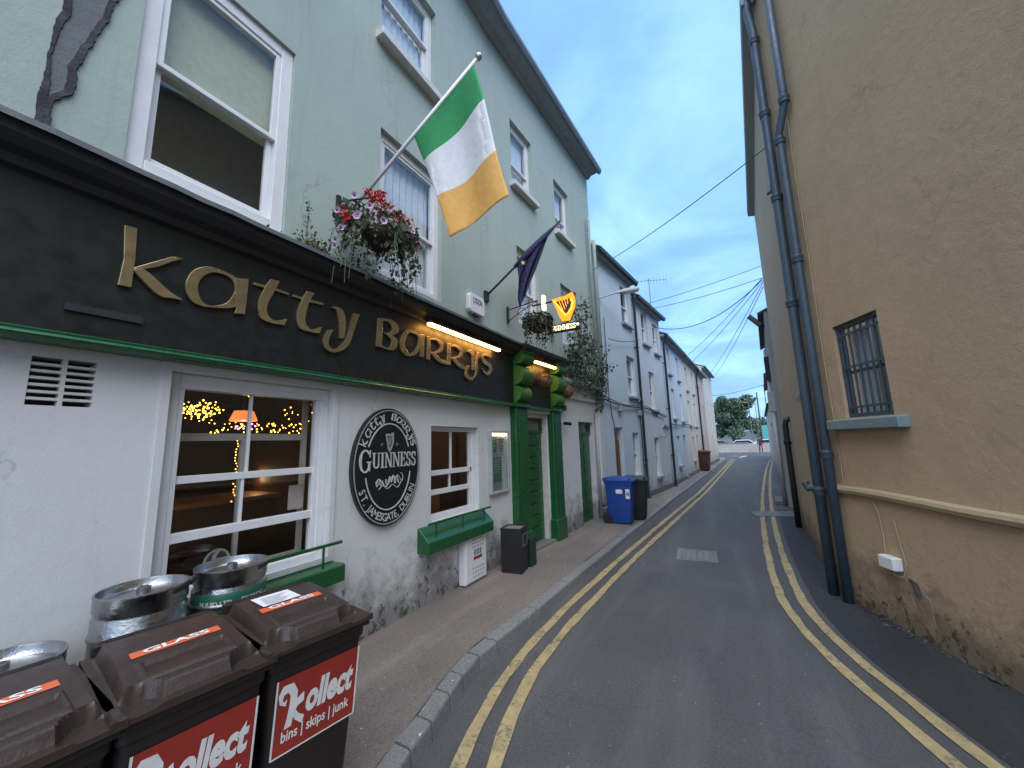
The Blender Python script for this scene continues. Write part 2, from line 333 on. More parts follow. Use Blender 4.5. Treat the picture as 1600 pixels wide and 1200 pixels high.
# ------------------------------------------------------------------ geometry helpers
def tag(o, label=None, cat=None, group=None, kind=None):
    if label: o['label'] = label
    if cat: o['category'] = cat
    if group: o['group'] = group
    if kind: o['kind'] = kind
    return o
def thing(name, loc, label, cat, group=None, rotz=0.0):
    o = bpy.data.objects.new(name, None); COL.objects.link(o)
    o.location = loc; o.rotation_euler = (0, 0, rotz); o.empty_display_size = 0.2
    return tag(o, label, cat, group)
def root_loc(p):
    l = Vector((0, 0, 0))
    while p is not None:
        l += Vector(p.location); p = p.parent
    return l
class MB:
    def __init__(s): s.v = []; s.f = []; s.m = []
    def add(s, vs, fs, m=0):
        o = len(s.v); s.v += [tuple(v) for v in vs]
        s.f += [tuple(i + o for i in f) for f in fs]; s.m += [m] * len(fs); return s
    def quad(s, a, b, c, d, m=0): return s.add([a, b, c, d], [(0, 1, 2, 3)], m)
    def box(s, x0, x1, y0, y1, z0, z1, T=None, m=0):
        vs = [(x, y, z) for z in (z0, z1) for y in (y0, y1) for x in (x0, x1)]
        if T: vs = [T(*v) for v in vs]
        return s.add(vs, [(0, 2, 3, 1), (4, 5, 7, 6), (0, 1, 5, 4), (2, 6, 7, 3), (0, 4, 6, 2), (1, 3, 7, 5)], m)
    def ring(s, x0, x1, z0, z1, w, y0, y1, T=None, m=0, wt=None, wb=None):
        wt = w if wt is None else wt; wb = w if wb is None else wb
        s.box(x0, x0 + w, y0, y1, z0, z1, T, m); s.box(x1 - w, x1, y0, y1, z0, z1, T, m)
        s.box(x0 + w, x1 - w, y0, y1, z0, z0 + wb, T, m); s.box(x0 + w, x1 - w, y0, y1, z1 - wt, z1, T, m); return s
    def tube(s, pts, r, seg=8, cap=True, m=0):
        pts = [Vector(p) for p in pts]; n = len(pts); rr = r if isinstance(r, (list, tuple)) else [r] * n
        t0 = (pts[1] - pts[0]).normalized(); up = Vector((0, 0, 1)) if abs(t0.z) < 0.9 else Vector((1, 0, 0))
        nx = t0.cross(up).normalized(); vs = []
        for i, p in enumerate(pts):
            t = (pts[min(i + 1, n - 1)] - pts[max(i - 1, 0)]).normalized()
            nx = (nx - t * nx.dot(t)).normalized(); ny = t.cross(nx)
            for k in range(seg):
                a = 2 * math.pi * k / seg; vs.append(p + (nx * math.cos(a) + ny * math.sin(a)) * rr[i])
        fs = [(i * seg + k, i * seg + (k + 1) % seg, (i + 1) * seg + (k + 1) % seg, (i + 1) * seg + k) for i in range(n - 1) for k in range(seg)]
        if cap: fs += [tuple(range(seg))[::-1], tuple(range((n - 1) * seg, n * seg))]
        return s.add(vs, fs, m)
    def lathe(s, prof, c, seg=24, m=0):
        vs = []; n = len(prof)
        for (r, z) in prof:
            for k in range(seg):
                a = 2 * math.pi * k / seg; vs.append((c[0] + r * math.cos(a), c[1] + r * math.sin(a), c[2] + z))
        fs = [(i * seg + k, i * seg + (k + 1) % seg, (i + 1) * seg + (k + 1) % seg, (i + 1) * seg + k) for i in range(n - 1) for k in range(seg)]
        return s.add(vs, fs, m)
    def prism(s, poly, T, a, b, m=0):
        """closed outline poly [(u,v)] extruded from a to b; T(u, v, w) -> xyz"""
        n = len(poly); vs = [T(u, v, a) for u, v in poly] + [T(u, v, b) for u, v in poly]
        fs = [tuple(range(n))[::-1], tuple(range(n, 2 * n))] + [(i, (i + 1) % n, n + (i + 1) % n, n + i) for i in range(n)]
        return s.add(vs, fs, m)
    def strip(s, prs, T, a, b, m=0):
        """stroke given as pairs of edge points (u0,v0,u1,v1), solid from depth a to b"""
        n = len(prs); vs = []
        for w in (a, b):
            for p in prs: vs += [T(p[0], p[1], w), T(p[2], p[3], w)]
        o = 2 * n; fs = []
        for i in range(n - 1):
            j = 2 * i
            fs += [(j, j + 1, j + 3, j + 2), (o + j, o + j + 2, o + j + 3, o + j + 1), (j, j + 2, o + j + 2, o + j), (j + 1, o + j + 1, o + j + 3, j + 3)]
        fs += [(0, o, o + 1, 1), (2 * n - 2, 2 * n - 1, o + 2 * n - 1, o + 2 * n - 2)]
        return s.add(vs, fs, m)
    def ball(s, c, r, seg=10, rings=6, m=0):
        prof = [(max(0.0005, math.sin(math.pi * i / rings)) * r, -math.cos(math.pi * i / rings) * r) for i in range(rings + 1)]
        return s.lathe(prof, c, seg, m)
    def build(s, name, mat, parent=None, smooth=False, bevel=0.0, loc=None, fix=True):
        off = root_loc(parent) if parent is not None else Vector(loc or (0, 0, 0))
        me = bpy.data.meshes.new(name)
        me.from_pydata([(x - off.x, y - off.y, z - off.z) for x, y, z in s.v], [], s.f)
        mats = mat if isinstance(mat, (list, tuple)) else [mat]
        for mm in mats: me.materials.append(mm)
        if len(mats) > 1: me.polygons.foreach_set('material_index', s.m)
        if fix:
            bm = bmesh.new(); bm.from_mesh(me); bmesh.ops.recalc_face_normals(bm, faces=bm.faces); bm.to_mesh(me); bm.free()
        if smooth is True: me.polygons.foreach_set('use_smooth', [True] * len(me.polygons))
        elif smooth:
            me.polygons.foreach_set('use_smooth', [True] * len(me.polygons)); me.set_sharp_from_angle(angle=math.radians(smooth))
        me.update()
        o = bpy.data.objects.new(name, me); COL.objects.link(o)
        if parent is not None: o.parent = parent
        else: o.location = off
        if bevel:
            b = o.modifiers.new('bevel', 'BEVEL'); b.width = bevel; b.segments = 2; b.limit_method = 'ANGLE'; b.angle_limit = math.radians(40)
        return o

def frame(a, b, side):
    """facade frame: s runs from a to b, n points to the street (side=+1: right of the run, -1: left)"""
    d = Vector((b[0] - a[0], b[1] - a[1])); d.normalize(); nn = Vector((d.y, -d.x)) * side
    return lambda s, n, z: (a[0] + d.x * s + nn.x * n, a[1] + d.y * s + nn.y * n, z)

_txt = {}
def text_geo(body, bold=0.0, extrude=0.0):
    key = (body, bold)
    if key in _txt: return _txt[key]
    cu = bpy.data.curves.new('txt', 'FONT'); cu.body = body; cu.size = 1.0; cu.resolution_u = 3; cu.offset = bold
    o = bpy.data.objects.new('txt', cu); COL.objects.link(o)
    dg = bpy.context.evaluated_depsgraph_get()
    me = bpy.data.meshes.new_from_object(o.evaluated_get(dg))
    vs = [(v.co.x, v.co.y) for v in me.vertices]; fs = [tuple(p.vertices) for p in me.polygons]
    bpy.data.objects.remove(o); bpy.data.curves.remove(cu); bpy.data.meshes.remove(me)
    _txt[key] = (vs, fs); return vs, fs
def put_text(mb, body, T, u0, u1, v0, v1, w, bold=0.0, shear=0.0, m=0):
    """flat print fitted into the box u0..u1, v0..v1 of surface T(u, v, w)"""
    vs, fs = text_geo(body, bold)
    xs = [p[0] for p in vs]; ys = [p[1] for p in vs]; a, b, c, d = min(xs), max(xs), min(ys), max(ys)
    out = []
    for x, y in vs:
        q = (y - c) / (d - c)
        out.append(T(u0 + (u1 - u0) * (x - a) / (b - a) + shear * q, v0 + (v1 - v0) * q, w))
    mb.add(out, fs, m)

def wall_with_holes(mb, F, s0, s1, z0, z1, holes, depth, m=0, step=None):
    ss = sorted({s0, s1, *[h[0] for h in holes], *[h[1] for h in holes]}); zs = sorted({z0, z1, *[h[2] for h in holes], *[h[3] for h in holes]})
    ss = [x for x in ss if s0 <= x <= s1]; zs = [x for x in zs if z0 <= x <= z1]
    for i in range(len(ss) - 1):
        for j in range(len(zs) - 1):
            cs, cz = (ss[i] + ss[i + 1]) / 2, (zs[j] + zs[j + 1]) / 2
            if any(h[0] < cs < h[1] and h[2] < cz < h[3] for h in holes): continue
            mb.quad(F(ss[i], 0, zs[j]), F(ss[i + 1], 0, zs[j]), F(ss[i + 1], 0, zs[j + 1]), F(ss[i], 0, zs[j + 1]), m)
    for (a, b, c, d) in holes:
        mb.quad(F(a, 0, c), F(a, 0, d), F(a, -depth, d), F(a, -depth, c), m)
        mb.quad(F(b, 0, c), F(b, -depth, c), F(b, -depth, d), F(b, 0, d), m)
        mb.quad(F(a, 0, d), F(b, 0, d), F(b, -depth, d), F(a, -depth, d), m)
        mb.quad(F(a, 0, c), F(a, -depth, c), F(b, -depth, c), F(b, 0, c), m)

def window(parent, F, s0, s1, z0, z1, inset=0.09, fw=0.06, rail=None, bars=0, sill=None, blind=0.0, curtain=False, mat='white_paint',
           gl='glass', room=True, lower_open=0.0, sillmat='white_worn', room_depth=0.9, sash_mat=None):
    """sliding sash window: outer frame, two sashes with panes, optional bars, blind, sill"""
    n0 = -inset
    w = MB().ring(s0, s1, z0, z1, fw, n0 - 0.10, n0, F).build('window', M[mat], parent, bevel=0.006)
    a, b, c, d = s0 + fw, s1 - fw, z0 + fw, z1 - fw
    r = rail if rail is not None else (c + d) / 2
    sm = M[sash_mat or mat]
    MB().ring(a, b, r - 0.025, d, 0.038, n0 - 0.050, n0 - 0.012, F).build('upper_sash', sm, w, bevel=0.004)
    MB().ring(a, b, c + lower_open, r + 0.025, 0.045, n0 - 0.095, n0 - 0.055, F, wb=0.06).build('lower_sash', sm, w, bevel=0.004)
    MB().box(a + 0.03, b - 0.03, n0 - 0.034, n0 - 0.030, r + 0.005, d - 0.03, F).build('pane', M[gl], w)
    MB().box(a + 0.03, b - 0.03, n0 - 0.078, n0 - 0.074, c + lower_open + 0.05, r - 0.01, F).build('pane', M[gl], w)
    for k in range(bars):
        x = a + (b - a) * (k + 1) / (bars + 1)
        MB().box(x - 0.011, x + 0.011, n0 - 0.046, n0 - 0.016, r + 0.013, d - 0.038, F).build('glazing_bar', sm, w)
        MB().box(x - 0.011, x + 0.011, n0 - 0.091, n0 - 0.060, c + lower_open + 0.06, r - 0.02, F).build('glazing_bar', sm, w)
    if blind:
        MB().box(a + 0.005, b - 0.005, n0 - 0.118, n0 - 0.113, d - blind * (d - c), d, F).build('blind', M['blind'], w)
    if curtain:
        mbc = MB(); k = 24
        pts = [(a + (b - a) * i / k, n0 - 0.125 + 0.014 * math.sin(i * 2.1)) for i in range(k + 1)]
        for i in range(k): mbc.quad(F(pts[i][0], pts[i][1], c), F(pts[i + 1][0], pts[i + 1][1], c), F(pts[i + 1][0], pts[i + 1][1], d), F(pts[i][0], pts[i][1], d))
        mbc.build('net_curtain', M['room_curtain'], w)
    if room:
        rb = MB(); e = -inset - 0.10; g = e - room_depth
        x0, x1, y0, y1 = s0 - 0.25, s1 + 0.25, z0 - 0.1, z1 + 0.15
        rb.quad(F(x0, g, y0), F(x1, g, y0), F(x1, g, y1), F(x0, g, y1))
        rb.quad(F(x0, e, y0), F(x0, g, y0), F(x0, g, y1), F(x0, e, y1)); rb.quad(F(x1, e, y0), F(x1, g, y0), F(x1, g, y1), F(x1, e, y1))
        rb.quad(F(x0, e, y0), F(x1, e, y0), F(x1, g, y0), F(x0, g, y0)); rb.quad(F(x0, e, y1), F(x1, e, y1), F(x1, g, y1), F(x0, g, y1))
        rb.build('room_beyond', M['room_lightened'], w)
    if sill:
        so, sh, sw = sill
        pr = [(-inset, z0), (so, z0 - 0.015), (so, z0 - sh), (-inset, z0 - sh)]
        MB().prism(pr, lambda u, v, t: F(t, u, v), s0 - sw, s1 + sw).build('sill', M[sillmat], w, bevel=0.008)
    return w
def leaf_cloud(mb, gen, n, size, rng, mats=1, droop=0.0):
    for _ in range(n):
        c = gen()
        a = Vector((rng.gauss(0, 1), rng.gauss(0, 1), rng.gauss(0, 1) - droop)).normalized()
        b = a.cross(Vector((rng.gauss(0, 1), rng.gauss(0, 1), rng.gauss(0, 1)))).normalized()
        l = size * rng.uniform(0.6, 1.4); w = l * rng.uniform(0.28, 0.45); c = Vector(c)
        mb.add([c - a * l * 0.5, c + b * w, c + a * l * 0.5, c - b * w], [(0, 1, 2, 3)], rng.randrange(mats))
def interp(tab, y):
    if y <= tab[0][0]: 
        (y0, x0), (y1, x1) = tab[0], tab[1]
    elif y >= tab[-1][0]:
        (y0, x0), (y1, x1) = tab[-2], tab[-1]
    else:
        for (y0, x0), (y1, x1) in zip(tab, tab[1:]):
            if y0 <= y <= y1: break
    return x0 + (x1 - x0) * (y - y0) / (y1 - y0)

# ================================================================== THE SETTING
WALL_L = [(-6, -3.07), (5.0, -3.07), (9.6, -2.74), (15.9, -1.95), (34.7, -0.69)]
KERB = [(-4, -0.60), (0.0, -1.27), (1.2, -1.60), (1.885, -1.767), (2.117, -1.808), (2.389, -1.88), (2.614, -1.934), (2.897, -1.975), (3.162, -1.965), (3.92, -1.925), (5.6, -1.895), (8.77, -1.80), (13.7, -1.54), (22, -1.06), (34.7, -0.42), (40, -0.2), (45, -0.25)]
def pz(y): return 0.12 if y < 3.5 else max(0.06, 0.12 - (y - 3.5) * 0.012)
ground = MB(); S = 900
ground.quad((-S, -S, -0.03), (S, -S, -0.03), (S, S, -0.03), (-S, S, -0.03))
tag(ground.build('ground', M['asphalt']), kind='structure')

WALL_R = [(-3, 4.74), (3.5, 1.99), (6.05, 0.98), (12.5, 1.33), (18, 1.72), (25, 2.18), (40, 3.15), (50, 3.7)]
rd = MB(); ys = [-6 + 0.5 * i for i in range(112)]
for a, b in zip(ys, ys[1:]):
    rd.quad((interp(KERB, a) - 0.02, a, 0), (interp(WALL_R, a) + 0.12, a, 0), (interp(WALL_R, b) + 0.12, b, 0), (interp(KERB, b) - 0.02, b, 0))
rd.quad((-60, 44, -0.004), (60, 44, -0.004), (60, 58, -0.004), (-60, 58, -0.004))
tag(rd.build('road', M['asphalt']), kind='structure')

# darker strip between the right-hand lines and the ochre wall
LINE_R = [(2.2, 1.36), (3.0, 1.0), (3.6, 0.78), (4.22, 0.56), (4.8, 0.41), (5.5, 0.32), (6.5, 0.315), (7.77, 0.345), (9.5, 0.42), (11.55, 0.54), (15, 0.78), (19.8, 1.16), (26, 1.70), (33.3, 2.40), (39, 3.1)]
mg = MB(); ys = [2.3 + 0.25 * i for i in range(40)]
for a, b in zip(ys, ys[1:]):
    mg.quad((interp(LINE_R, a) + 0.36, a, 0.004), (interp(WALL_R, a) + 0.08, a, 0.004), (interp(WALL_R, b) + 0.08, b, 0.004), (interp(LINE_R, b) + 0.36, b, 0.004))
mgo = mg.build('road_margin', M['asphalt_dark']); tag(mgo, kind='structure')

# pavement on the pub side
pv = MB(); ys = [-6 + 0.25 * i for i in range(200)]
for a, b in zip(ys, ys[1:]):
    if b > 40: break
    xa, xb = interp(KERB, a) - 0.135, interp(KERB, b) - 0.135
    pv.quad((interp(WALL_L, a) - 0.4, a, pz(a) + 0.01), (xa, a, pz(a) - 0.004), (xb, b, pz(b) - 0.004), (interp(WALL_L, b) - 0.4, b, pz(b) + 0.01))
pavement = pv.build('pavement', M['concrete']); tag(pavement, kind='structure')
# kerb: bed strip plus single stones
kb = MB()
for a, b in zip(ys, ys[1:]):
    if b > 40: break
    kb.quad((interp(KERB, a) - 0.15, a, pz(a) - 0.02), (interp(KERB, a) - 0.012, a, pz(a) - 0.02), (interp(KERB, b) - 0.012, b, pz(b) - 0.02), (interp(KERB, b) - 0.15, b, pz(b) - 0.02))
    kb.quad((interp(KERB, a) - 0.012, a, pz(a) - 0.02), (interp(KERB, a) - 0.012, a, -0.02), (interp(KERB, b) - 0.012, b, -0.02), (interp(KERB, b) - 0.012, b, pz(b) - 0.02))
kerb = kb.build('kerb', M['plinth']); tag(kerb, kind='structure')
joints = [-0.2, 0.45, 0.95, 1.35, 1.63, 1.885, 2.117, 2.389, 2.614, 2.897, 3.162, 3.92]
while joints[-1] < 38: joints.append(joints[-1] + (0.9 if joints[-1] > 3 else 0.4))
rk = random.Random(5)
for a, b in zip(joints, joints[1:]):
    g = 0.009; dz = rk.uniform(-0.004, 0.004); dxx = rk.uniform(-0.004, 0.004)
    a2, b2 = a + g, b - g; pa, pb = interp(KERB, a2) + dxx, interp(KERB, b2) + dxx
    za, zb = pz(a2) + dz, pz(b2) + dz
    prof = [(-0.125, 0.0), (-0.02, 0.0), (-0.006, -0.008), (0.0, -0.022), (0.012, -0.14), (-0.125, -0.14)]
    vs = [(pa + u, a2, za + v) for u, v in prof] + [(pb + u, b2, zb + v) for u, v in prof]; n = len(prof)
    MB().add(vs, [tuple(range(n)), tuple(range(n, 2 * n))[::-1]] + [(i, i + n, (i + 1) % n + n, (i + 1) % n) for i in range(n)]).build('kerb_stone', M['kerb'], kerb)

def painted_line(name, tab, off, w, y0, y1, z, mat, step=0.2, wob=0.010, label=None):
    mb = MB(); rr = random.Random(int(off * 1000) + 3); y = y0; rows = []
    while y <= y1 + 1e-6:
        e = 0.15; sl = (interp(tab, y + e) - interp(tab, y - e)) / (2 * e); nx, ny = 1 / math.hypot(1, sl), -sl / math.hypot(1, sl)
        x = interp(tab, y); l = off - w / 2 + rr.uniform(-wob, wob); r_ = off + w / 2 + rr.uniform(-wob, wob)
        rows.append(((x + nx * l, y + ny * l, z), (x + nx * r_, y + ny * r_, z))); y += step * (1 if y < 12 else 3)
    for p, q in zip(rows, rows[1:]): mb.quad(p[0], p[1], q[1], q[0])
    o = mb.build(name, mat); return tag(o, kind='structure')
LINE_L = [(0.2, -0.95), (1.0, -1.26), (1.6, -1.46), (2.02, -1.584), (2.4, -1.70), (2.96, -1.80), (3.4, -1.82), (4.02, -1.822), (5.2, -1.77), (6.58, -1.691), (10, -1.44), (14.85, -1.06), (22, -0.66), (35.1, 0.0), (39, 0.2)]
def smooth_tab(t, n=3):
    ys = [t[0][0] + (t[-1][0] - t[0][0]) * i / 400 for i in range(401)]; xs = [interp(t, y) for y in ys]
    for _ in range(n * 4): xs = [xs[0]] + [(xs[i - 1] + 2 * xs[i] + xs[i + 1]) / 4 for i in range(1, 400)] + [xs[-1]]
    return list(zip(ys, xs))
SL, SR = smooth_tab(LINE_L), smooth_tab(LINE_R)
painted_line('yellow_line', SL, 0.045, 0.085, 0.3, 38.5, 0.008, M['yellow'])
painted_line('yellow_line', SL, 0.240, 0.085, 0.3, 38.0, 0.008, M['yellow'])
painted_line('yellow_line', SR, 0.045, 0.085, 2.3, 38.5, 0.008, M['yellow'])
painted_line('yellow_line', SR, 0.245, 0.085, 2.4, 38.5, 0.008, M['yellow'])
ar = MB(); ar.prism([(0.7, 40.5), (1.0, 40.5), (1.6, 44.0), (1.3, 44.0)], lambda u, v, t: (u, v, t), 0.004, 0.007); ar.prism([(0.0, 43.2), (0.9, 42.9), (1.0, 43.3), (0.05, 43.5)], lambda u, v, t: (u, v, t), 0.008, 0.010)
tag(ar.build('white_road_marking', M['white_line']), kind='structure')

# inspection cover in the road
cv = thing('inspection_cover', (-0.6, 7.05, 0), 'square iron inspection cover in a concrete frame in the middle of the lane', 'manhole cover')
a0 = 0.06; ca, sa = math.cos(a0), math.sin(a0)
TC = lambda u, v, w: (-0.6 + u * ca - v * sa, 7.05 + u * sa + v * ca, w)
MB().ring(-0.29, 0.29, -0.33, 0.33, 0.06, 0.0, 0.009, lambda x, y, z: TC(x, z, y)).build('frame', M['cover_conc'], cv)
MB().box(-0.225, -0.004, -0.265, 0.265, 0.0, 0.007, TC).build('cover_plate', M['cover_plate'], cv, bevel=0.003)
MB().box(0.004, 0.225, -0.265, 0.265, 0.0, 0.007, TC).build('cover_plate', M['cover_plate'], cv, bevel=0.003)
gp = MB()
for i in range(5):
    for j in range(5): gp.box(-0.2 + i * 0.09, -0.15 + i * 0.09, -0.23 + j * 0.1, -0.18 + j * 0.1, 0.007, 0.010, TC)
tag(gp.build('tread_studs', M['cover_conc'], cv), kind='stuff')
# drainage channel slab crossing to the ochre wall
gl = thing('drain_slab', (0.8, 11.3, 0), 'pale concrete drain slab crossing the yellow lines by the right wall', 'drain')
MB().prism([(0.30, 11.45), (1.27, 11.85), (1.27, 11.15), (0.42, 10.85)], lambda u, v, t: (u, v, t), 0.002, 0.016).build('slab', M['cover_conc'], gl)
sl_ = MB()
for i in range(6): sl_.box(0.95 + i * 0.045, 0.975 + i * 0.045, 11.25, 11.55, 0.016, 0.022)
sl_.build('grating', M['cover'], gl)
# scraps of litter on the lane and pavement
lt = MB(); rl = random.Random(21)
for _ in range(60):
    y = 1.8 + rl.random() ** 1.6 * 9; x = rl.uniform(interp(KERB, y) - 0.9, interp(WALL_R, y) - 0.1)
    z = (pz(y) + 0.004) if x < interp(KERB, y) - 0.02 else 0.012
    if x < interp(WALL_L, y) + 0.1: continue
    s_ = rl.uniform(0.003, 0.009) * (1 + (rl.random() < 0.08) * 1.2); a = rl.uniform(0, 6.28)
    pts = [(x + s_ * rl.uniform(0.6, 1.3) * math.cos(a + k * 1.57), y + s_ * rl.uniform(0.6, 1.6) * math.sin(a + k * 1.57), z + rl.uniform(0, 0.004)) for k in range(4)]
    lt.add(pts, [(0, 1, 2, 3)])
tag(lt.build('litter', M['cover_conc']), kind='stuff', label='small scraps and gum spots scattered over lane and pavement')

# ================================================================== THE PUB
FA = frame((-3.07, 0.0), (-3.07, 5.0), 1)
FB = frame((-3.07, 5.0), (-2.74, 9.6), 1)
LB = 4.66
pub = thing('pub_building', (-3.07, 3.0, 0.0), 'three storey sage green pub with black fascia and gold lettering', 'building')
G1 = (1.07, 2.235, 0.92, 2.37); G2 = (3.56, 4.56, 0.97, 2.08); VT = (0.495, 0.730, 2.11, 2.362)
w = MB()
wall_with_holes(w, FA, -4.0, 5.0, 0.0, 2.55, [G1, G2, VT], 0.17)
DOOR = (0.80, 1.73, 0.05, 2.36); DOOR2 = (3.18, 4.06, 0.05, 2.28)
wall_with_holes(w, FB, 0.0, LB, 0.0, 3.15, [DOOR, DOOR2], 0.16)
w.build('ground_floor_wall', M['pub_white'], pub)
U1 = (0.72, 1.705, 3.62, 5.38); U2 = (2.69, 3.75, 3.68, 5.42); T1 = (0.70, 1.66, 6.60, 8.0); T2 = (2.64, 3.62, 6.60, 7.98)
U3 = (0.80, 1.62, 3.95, 5.42); U4 = (2.60, 3.38, 3.95, 5.32); T3 = (0.70, 1.50, 6.62, 7.96); T4 = (2.50, 3.27, 6.52, 7.80)
w = MB()
wall_with_holes(w, FA, -4.0, 5.0, 2.55, 9.25, [U1, U2, T1, T2], 0.20)
wall_with_holes(w, FB, 0.0, LB, 3.15, 9.25, [U3, U4, T3, T4], 0.20)
w.quad(FB(LB, 0, 0), FB(LB, -6, 0), FB(LB, -6, 9.25), FB(LB, 0, 9.25)); w.quad(FB(LB, -6, 9.25), FB(LB, 0, 9.25), FB(LB, -3, 11.6), FB(LB, -3, 11.6))
w.quad(FA(-4, 0, 0), FA(-4, -6, 0), FA(-4, -6, 9.25), FA(-4, 0, 9.25))
w.quad(FA(-4, -6, 0), FB(LB, -6, 0), FB(LB, -6, 9.25), FA(-4, -6, 9.25))
w.build('upper_wall', M['pub_green'], pub)
# eaves, gutter and roof
sf = MB(); gt = MB(); rf = MB()
for F, a, b in ((FA, -4.0, 5.0), (FB, 0.0, LB + 0.06)):
    pr = [(0.0, 9.10), (0.05, 9.10), (0.12, 9.18), (0.30, 9.20), (0.30, 9.26), (0.0, 9.26)]
    sf.prism(pr, lambda u, v, t: F(t, u, v), a, b)
    gt.prism([(0.30, 9.20), (0.32, 9.15), (0.38, 9.14), (0.42, 9.20), (0.42, 9.27), (0.30, 9.27)], lambda u, v, t: F(t, u, v), a, b + 0.02)
    rf.prism([(0.40, 9.28), (-3.0, 11.7), (-3.0, 11.64), (0.36, 9.26)], lambda u, v, t: F(t, u, v), a, b + 0.03)
    rf.prism([(-3.0, 11.7), (-6.3, 9.2), (-6.3, 9.14), (-3.0, 11.64)], lambda u, v, t: F(t, u, v), a, b + 0.03)
sf.build('soffit', M['soffit'], pub); gt.build('gutter', M['gutter_grey'], pub); rf.build('roof', M['slate'], pub)

# --- ground floor windows
g1 = MB().ring(*G1[:2], *G1[2:], 0.07, -0.155, -0.06, FA, wt=0.10).build('window', M['white_paint'], pub, bevel=0.006)
def bars(parent, F, lst, mat, nm='glazing_bar'):
    for (a, b, c, d, n0, n1) in lst: MB().box(a, b, n0, n1, c, d, F).build(nm, mat, parent, bevel=0.003)
bars(g1, FA, [(1.14, 2.165, 1.645, 1.695, -0.128, -0.085), (1.14, 2.165, 1.275, 1.335, -0.128, -0.075)], M['white_paint'], 'sash_rail')
bars(g1, FA, [(1.593, 1.613, 1.695, 2.27, -0.122, -0.092), (1.573, 1.593, 1.335, 1.645, -0.122, -0.092)], M['white_paint'])
sg_ = MB().ring(1.10, 2.20, 0.95, 2.33, 0.035, -0.34, -0.30, FA).box(1.135, 2.165, -0.335, -0.305, 1.93, 1.985, FA).box(1.655, 1.685, -0.335, -0.305, 0.985, 1.93, FA); sg_.build('frame_reflection', M['white_worn'], g1)  # solid inner frame added to stand for the reflection of the window frame
bars(g1, FA, [(1.14, 1.172, 0.99, 2.27, -0.130, -0.070), (2.125, 2.165, 0.99, 2.27, -0.130, -0.070)], M['white_paint'], 'sash_stile')
for c, d in ((1.695, 2.27), (1.335, 1.645), (0.99, 1.275)):
    MB().box(1.172, 2.125, -0.110, -0.106, c, d, FA).build('pane', M['glass_mid'], g1)
MB().ring(1.02, 2.285, 0.90, 2.43, 0.045, -0.001, 0.012, FA).build('plaster_surround', M['pub_white'], g1)
g2 = MB().ring(*G2[:2], *G2[2:], 0.06, -0.155, -0.07, FA).build('window', M['white_paint'], pub, bevel=0.006)
bars(g2, FA, [(3.62, 4.50, 1.485, 1.545, -0.130, -0.08), (3.62, 4.50, 1.255, 1.315, -0.138, -0.088)], M['white_paint'], 'sash_rail')
bars(g2, FA, [(4.05, 4.072, 1.545, 2.02, -0.122, -0.092), (4.03, 4.050, 1.315, 1.485, -0.126, -0.096)], M['white_paint'])
bars(g2, FA, [(3.62, 3.65, 1.03, 2.02, -0.130, -0.080), (4.46, 4.50, 1.03, 2.02, -0.130, -0.080)], M['white_paint'], 'sash_stile')
for c, d in ((1.545, 2.02), (1.315, 1.485), (1.03, 1.255)):
    MB().box(3.65, 4.46, -0.112, -0.108, c, d, FA).build('pane', M['glass_mid'], g2)
# green sills with rails
for wn_, (a, b, zt, zb) in ((g1, (0.93, 2.30, 0.895, 0.755)), (g2, (3.34, 4.66, 0.82, 0.685))):
    top = 0.92 if wn_ is g1 else 0.97
    MB().prism([(-0.06, top), (0.02, top - 0.03), (0.15, zt), (0.165, zt - 0.015), (0.165, zb), (-0.02, zb)], lambda u, v, t: FA(t, u, v), a, b).build('green_sill', M['green_paint'], wn_, bevel=0.008)
    rl_ = MB(); zr = zt + 0.16
    rl_.box(a + 0.04, b - 0.02, 0.115, 0.14, zr, zr + 0.022, FA)
    for q in (0.12, 0.5, 0.86): rl_.box(a + (b - a) * q, a + (b - a) * q + 0.014, 0.12, 0.134, zt, zr, FA)
    rl_.build('sill_rail', M['green_paint'], wn_)
# air vent
vt = MB(); a, b, c, d = VT; hh = (d - c) / 7
for i in range(6): vt.box(a, b, -0.05, -0.004, c + hh * (i + 1) - 0.008, c + hh * (i + 1) + 0.006, FA)
vt.box((a + b) / 2 - 0.009, (a + b) / 2 + 0.009, -0.05, -0.003, c, d, FA)
vo = vt.build('air_vent', M['white_worn'], pub)
MB().box(a, b, -0.16, -0.12, c, d, FA).build('vent_cavity', M['bin_black'], vo)

# --- upper windows
window(pub, FA, *U1, inset=0.03, fw=0.10, rail=4.47, blind=0.56, gl='glass_mid', room_depth=0.7)
window(pub, FA, *U2, inset=0.06, fw=0.09, rail=4.47, curtain=True, gl='glass_dark')
window(pub, FA, *T1, inset=0.08, fw=0.08, rail=7.3, gl='glass_dark', sill=(0.12, 0.11, 0.06))
window(pub, FA, *T2, inset=0.08, fw=0.08, rail=7.38, gl='glass_dark', curtain=True, sill=(0.12, 0.11, 0.06))
window(pub, FB, *U3, inset=0.08, fw=0.08, rail=4.65, curtain=True, gl='glass_dark')
window(pub, FB, *U4, inset=0.08, fw=0.08, rail=4.60, gl='glass_dark', curtain=True)
window(pub, FB, *T3, inset=0.08, fw=0.08, rail=7.15, gl='glass_dark', curtain=True, sill=(0.12, 0.11, 0.06), lower_open=0.10)
window(pub, FB, *T4, inset=0.08, fw=0.08, rail=7.0, gl='glass_dark', sill=(0.12, 0.11, 0.06), curtain=True)

